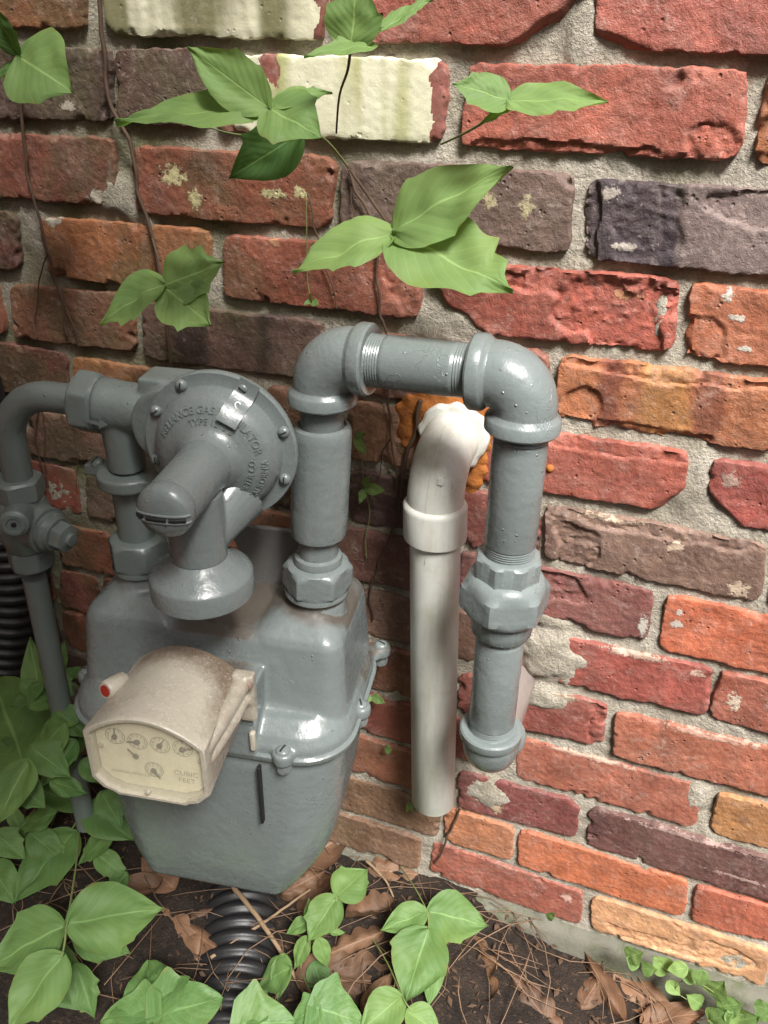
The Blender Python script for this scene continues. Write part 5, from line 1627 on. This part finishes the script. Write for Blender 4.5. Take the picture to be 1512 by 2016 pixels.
# ------------------------------------------------------------------ litter: dead leaves, twigs, pine needles
def dead(px_, z, ang, L_, wr, label, group=None, kind='oak', curl=.9):
    c_ = atz(px_, z)
    d_ = Vector((cos(ang), sin(ang), 0)) * L_ / 2
    LN[0] += 1
    rnd = random.Random(LN[0])
    lift = rnd.uniform(-.012, .02)
    me = leaf_mesh(c_ - d_, c_ + d_ + Vector((0, 0, lift)), wr, [], (rnd.uniform(-.4, .4), rnd.uniform(-.6, .1), 1), fold=rnd.uniform(-.3, .5), droop=rnd.uniform(-.25, .25), rows=36, cols=5, mat=M_DEAD, kind=kind, seed=LN[0] * 2.3, curl=curl * rnd.uniform(-1, 1))
    o_ = put('fallen_leaf', me)
    tag(o_, label, 'fallen leaf', group)
    return o_
big = [((690, 1925), .05, .4, .12, .6, 'curled coppery oak leaf beside the young plant near the drain pipe', 'oak', .9),
       ((935, 1895), .035, 2.2, .1, .55, 'brown oak leaf on bare soil right of the three-leaved plant', 'oak', .6),
       ((1178, 1935), .02, 2.35, .085, .34, 'rolled brown leaf lying against the concrete footing', 'ovate', 1.6),
       ((1165, 1955), .015, 1.2, .05, .7, 'pale round leaf fragment beneath the rolled brown leaf', 'ovate', .5),
       ((1285, 1975), .012, -.35, .095, .42, 'flat tan leaf at the lower right below the footing', 'ovate', .3),
       ((640, 1670), .05, .9, .09, .8, 'brown leaf leaning behind the right foot of the meter', 'ovate', .8),
       ((640, 1760), .045, 1.1, .09, .6, 'reddish brown leaf under the young plant', 'oak', .9),
       ((350, 1790), .05, .3, .12, .7, 'crumpled grey-brown leaf under the meter bottom', 'oak', 1.2),
       ((340, 1870), .045, -.4, .11, .7, 'crumpled brown leaf above the bottom-edge ivy', 'oak', 1.2),
       ((790, 1720), .045, .2, .09, .6, 'brown leaf against the wall foot below the white pipe', 'oak', .8),
       ((905, 1800), .035, 1.5, .06, .6, 'small rusty leaf behind the bright three-leaved plant', 'oak', .9),
       ((1050, 1985), .015, 2.6, .08, .5, 'dull brown leaf at the bottom edge on bare soil', 'oak', .6),
       ((1330, 2010), .01, .5, .08, .5, 'brown leaf under the creeper at the lower right', 'ovate', .7)]
for px_, z, an, L_, wr, lb, kd, cu in big:
    dead(px_, z, an, L_, wr, lb, None, kd, cu)
rs = random.Random(11)
for px_, lb in (((310, 1722), 'brown leaf scrap in the shade just left of the meter bottom'), ((388, 1835), 'brown leaf scrap touching the left side of the corrugated drain pipe'),
                ((255, 1765), 'dull leaf between the large three-leaved plant and the meter'), ((600, 1738), 'dull leaf behind the upper end of the drain pipe'),
                ((725, 1800), 'small brown leaf between the young plant and the bright three-leaved plant'), ((700, 1855), 'curled scrap of leaf just above the coppery oak leaf'),
                ((745, 1945), 'brown leaf right of the coppery oak leaf, near the rounded pair of leaves'), ((60, 1640), 'brown leaf in the gap among the left-edge leaves')):
    dead(px_, gz(*atz(px_, .03)[:2]) + .012, rs.uniform(0, 6.28), rs.uniform(.045, .08), rs.uniform(.45, .7), lb, None, rs.choice(['oak', 'ovate']), 1.0)
def twig(label, p0, p1, r, bend=.006):
    a_, b_ = atz(*p0), atz(*p1)
    mid = (a_ + b_) / 2 + Vector((bend, 0, bend))
    pts = spline([a_, mid, b_], 12)
    pts = [p + Vector((noise.noise(p * 60), noise.noise(p * 60 + Vector((4, 4, 4))), 0)) * .0015 for p in pts]
    tag(MB().sweep(pts, [r * (1 - .4 * i / (len(pts) - 1)) for i in range(len(pts))], 10).build('twig', M_TWIG, None, angle=180), label, 'twig')
twig('pale straight twig slanting across the corrugated drain pipe', ((458, 1745), .075), ((592, 1945), .05), .0034)
twig('thin brown twig crossing over the drain pipe towards the wall', ((415, 1885), .06), ((612, 1750), .06), .0022)
twig('short twig lying on bare soil below the red bricks', ((1010, 1850), .02), ((1072, 2000), .005), .0017)
twig('dark twig at the wall foot under the white pipe', ((720, 1695), .06), ((780, 1780), .04), .0018)
def needles(name, label, spots, seed):
    mb_ = MB()
    rs_ = random.Random(seed)
    for (x0, x1, y0, y1, n, zl) in spots:
        for k in range(n):
            p_ = (rs_.uniform(x0, x1), rs_.uniform(y0, y1))
            g0 = atz(p_, .02)
            c_ = Vector((g0.x, min(g0.y, -.005), gz(g0.x, g0.y) + rs_.uniform(.004, .012) + zl * rs_.random()))
            an = rs_.gauss(-.5, .9)
            L_ = rs_.uniform(.05, .13)
            d_ = Vector((cos(an), sin(an), rs_.gauss(0, .12))) * L_ / 2
            bend = Vector((-sin(an), cos(an), rs_.uniform(-.2, .5))) * rs_.uniform(-.18, .18) * L_
            if c_.y + abs(d_.y) > -.004:
                c_.y = -.006 - abs(d_.y)
            pts = [c_ - d_, c_ - d_ * .35 + bend * .8, c_ + d_ * .35 + bend * .8, c_ + d_]
            r_ = rs_.uniform(.0004, .0008)
            mb_.sweep(pts, [r_, r_, r_, r_ * .5], 4)
    o_ = mb_.build(name, M_NEEDLE, None, angle=180, recalc=False)
    tag(o_, label, 'pine needles', None, 'stuff')
needles('pine_needles', 'scattered dry pine needles over the soil and leaf litter', [(880, 1300, 1780, 2016, 42, .008), (400, 900, 1690, 2016, 55, .02), (0, 420, 1560, 2016, 60, .03), (1200, 1512, 1950, 2040, 18, .005)], 4)
def litter_bits():
    'crumbs of bark and leaf that nobody could count'
    mb_ = MB()
    rs_ = random.Random(21)
    for k in range(650):
        x, y = rs_.uniform(-.85, .3), -.01 - abs(rs_.gauss(0, .14))
        z = gz(x, y) + .004
        L_ = rs_.uniform(.002, .007)
        an = rs_.uniform(0, 6.28)
        a_, b_ = Vector((cos(an), sin(an), rs_.uniform(-.3, .3))) * L_, Vector((-sin(an), cos(an), rs_.uniform(-.3, .3))) * L_ * rs_.uniform(.25, .6)
        c_ = Vector((x, y, z))
        up_ = Vector((0, 0, .001))
        mb_.add([c_ - a_, c_ - b_ + up_ * 2, c_ + a_, c_ + b_ + up_, c_ + up_ * 3], [(0, 1, 4), (1, 2, 4), (2, 3, 4), (3, 0, 4)])
    o_ = mb_.build('leaf_crumbs', M_DEAD2, None, angle=180, recalc=False)
    tag(o_, 'crumbs of bark and rotten leaf strewn over the soil', 'litter', None, 'stuff')
M_DEAD2 = mat_simple('leaf_crumb', (0.075, 0.046, 0.03), .8, .6, 25, .2, 0)
litter_bits()

# ------------------------------------------------------------------ an unseen leafy bough, added behind the viewer to shade the left of the wall
bough = thing('added_shade_bough', 'leafy bough added overhead behind the viewer to shade the wall', 'shade blocker', (-.4, -1.6, 0))
stem(bough, [(-1.3, -2.6, 0.0), (-1.2, -2.3, 1.2), (-.9, -1.8, 2.0), (-.5, -1.3, 1.95), (.1, -1.05, 1.85)], .05, .012, name='branch')
mb = MB()
uvs = []
rs = random.Random(8)
for k in range(3800):
    while True:
        u_ = Vector((rs.uniform(-1, 1), rs.uniform(-1, 1), rs.uniform(-1, 1)))
        if u_.length < 1:
            break
    c_ = Vector((-.16 + u_.x * .55, -1.05 + u_.y * .42, 1.93 + u_.z * .56))
    if noise.noise(c_ * 3.2) < -.18:
        continue
    n_ = Vector((rs.gauss(0, .6), rs.gauss(0, .6), 1)).normalized()
    a_ = n_.orthogonal().normalized()
    a_ = Matrix.Rotation(rs.uniform(0, 6.28), 3, n_) @ a_
    b_ = n_.cross(a_)
    L_ = rs.uniform(.03, .055)
    mb.add([c_ - a_ * L_, c_ - a_ * L_ * .2 + b_ * L_ * .5 + n_ * .006, c_ + a_ * L_, c_ - a_ * L_ * .2 - b_ * L_ * .5 + n_ * .006], [(0, 3, 2, 1)])
    uvs += [(0, 0, 0), (.4, .9, 0), (1, 0, 0), (.4, -.9, 0)]
o = mb.build('foliage', M_LEAF, bough, True, angle=180, recalc=False)
o['kind'] = 'stuff'
a = o.data.attributes.new('leafuv', 'FLOAT_VECTOR', 'POINT')
a.data.foreach_set('vector', np.array(uvs, dtype=np.float32).ravel())
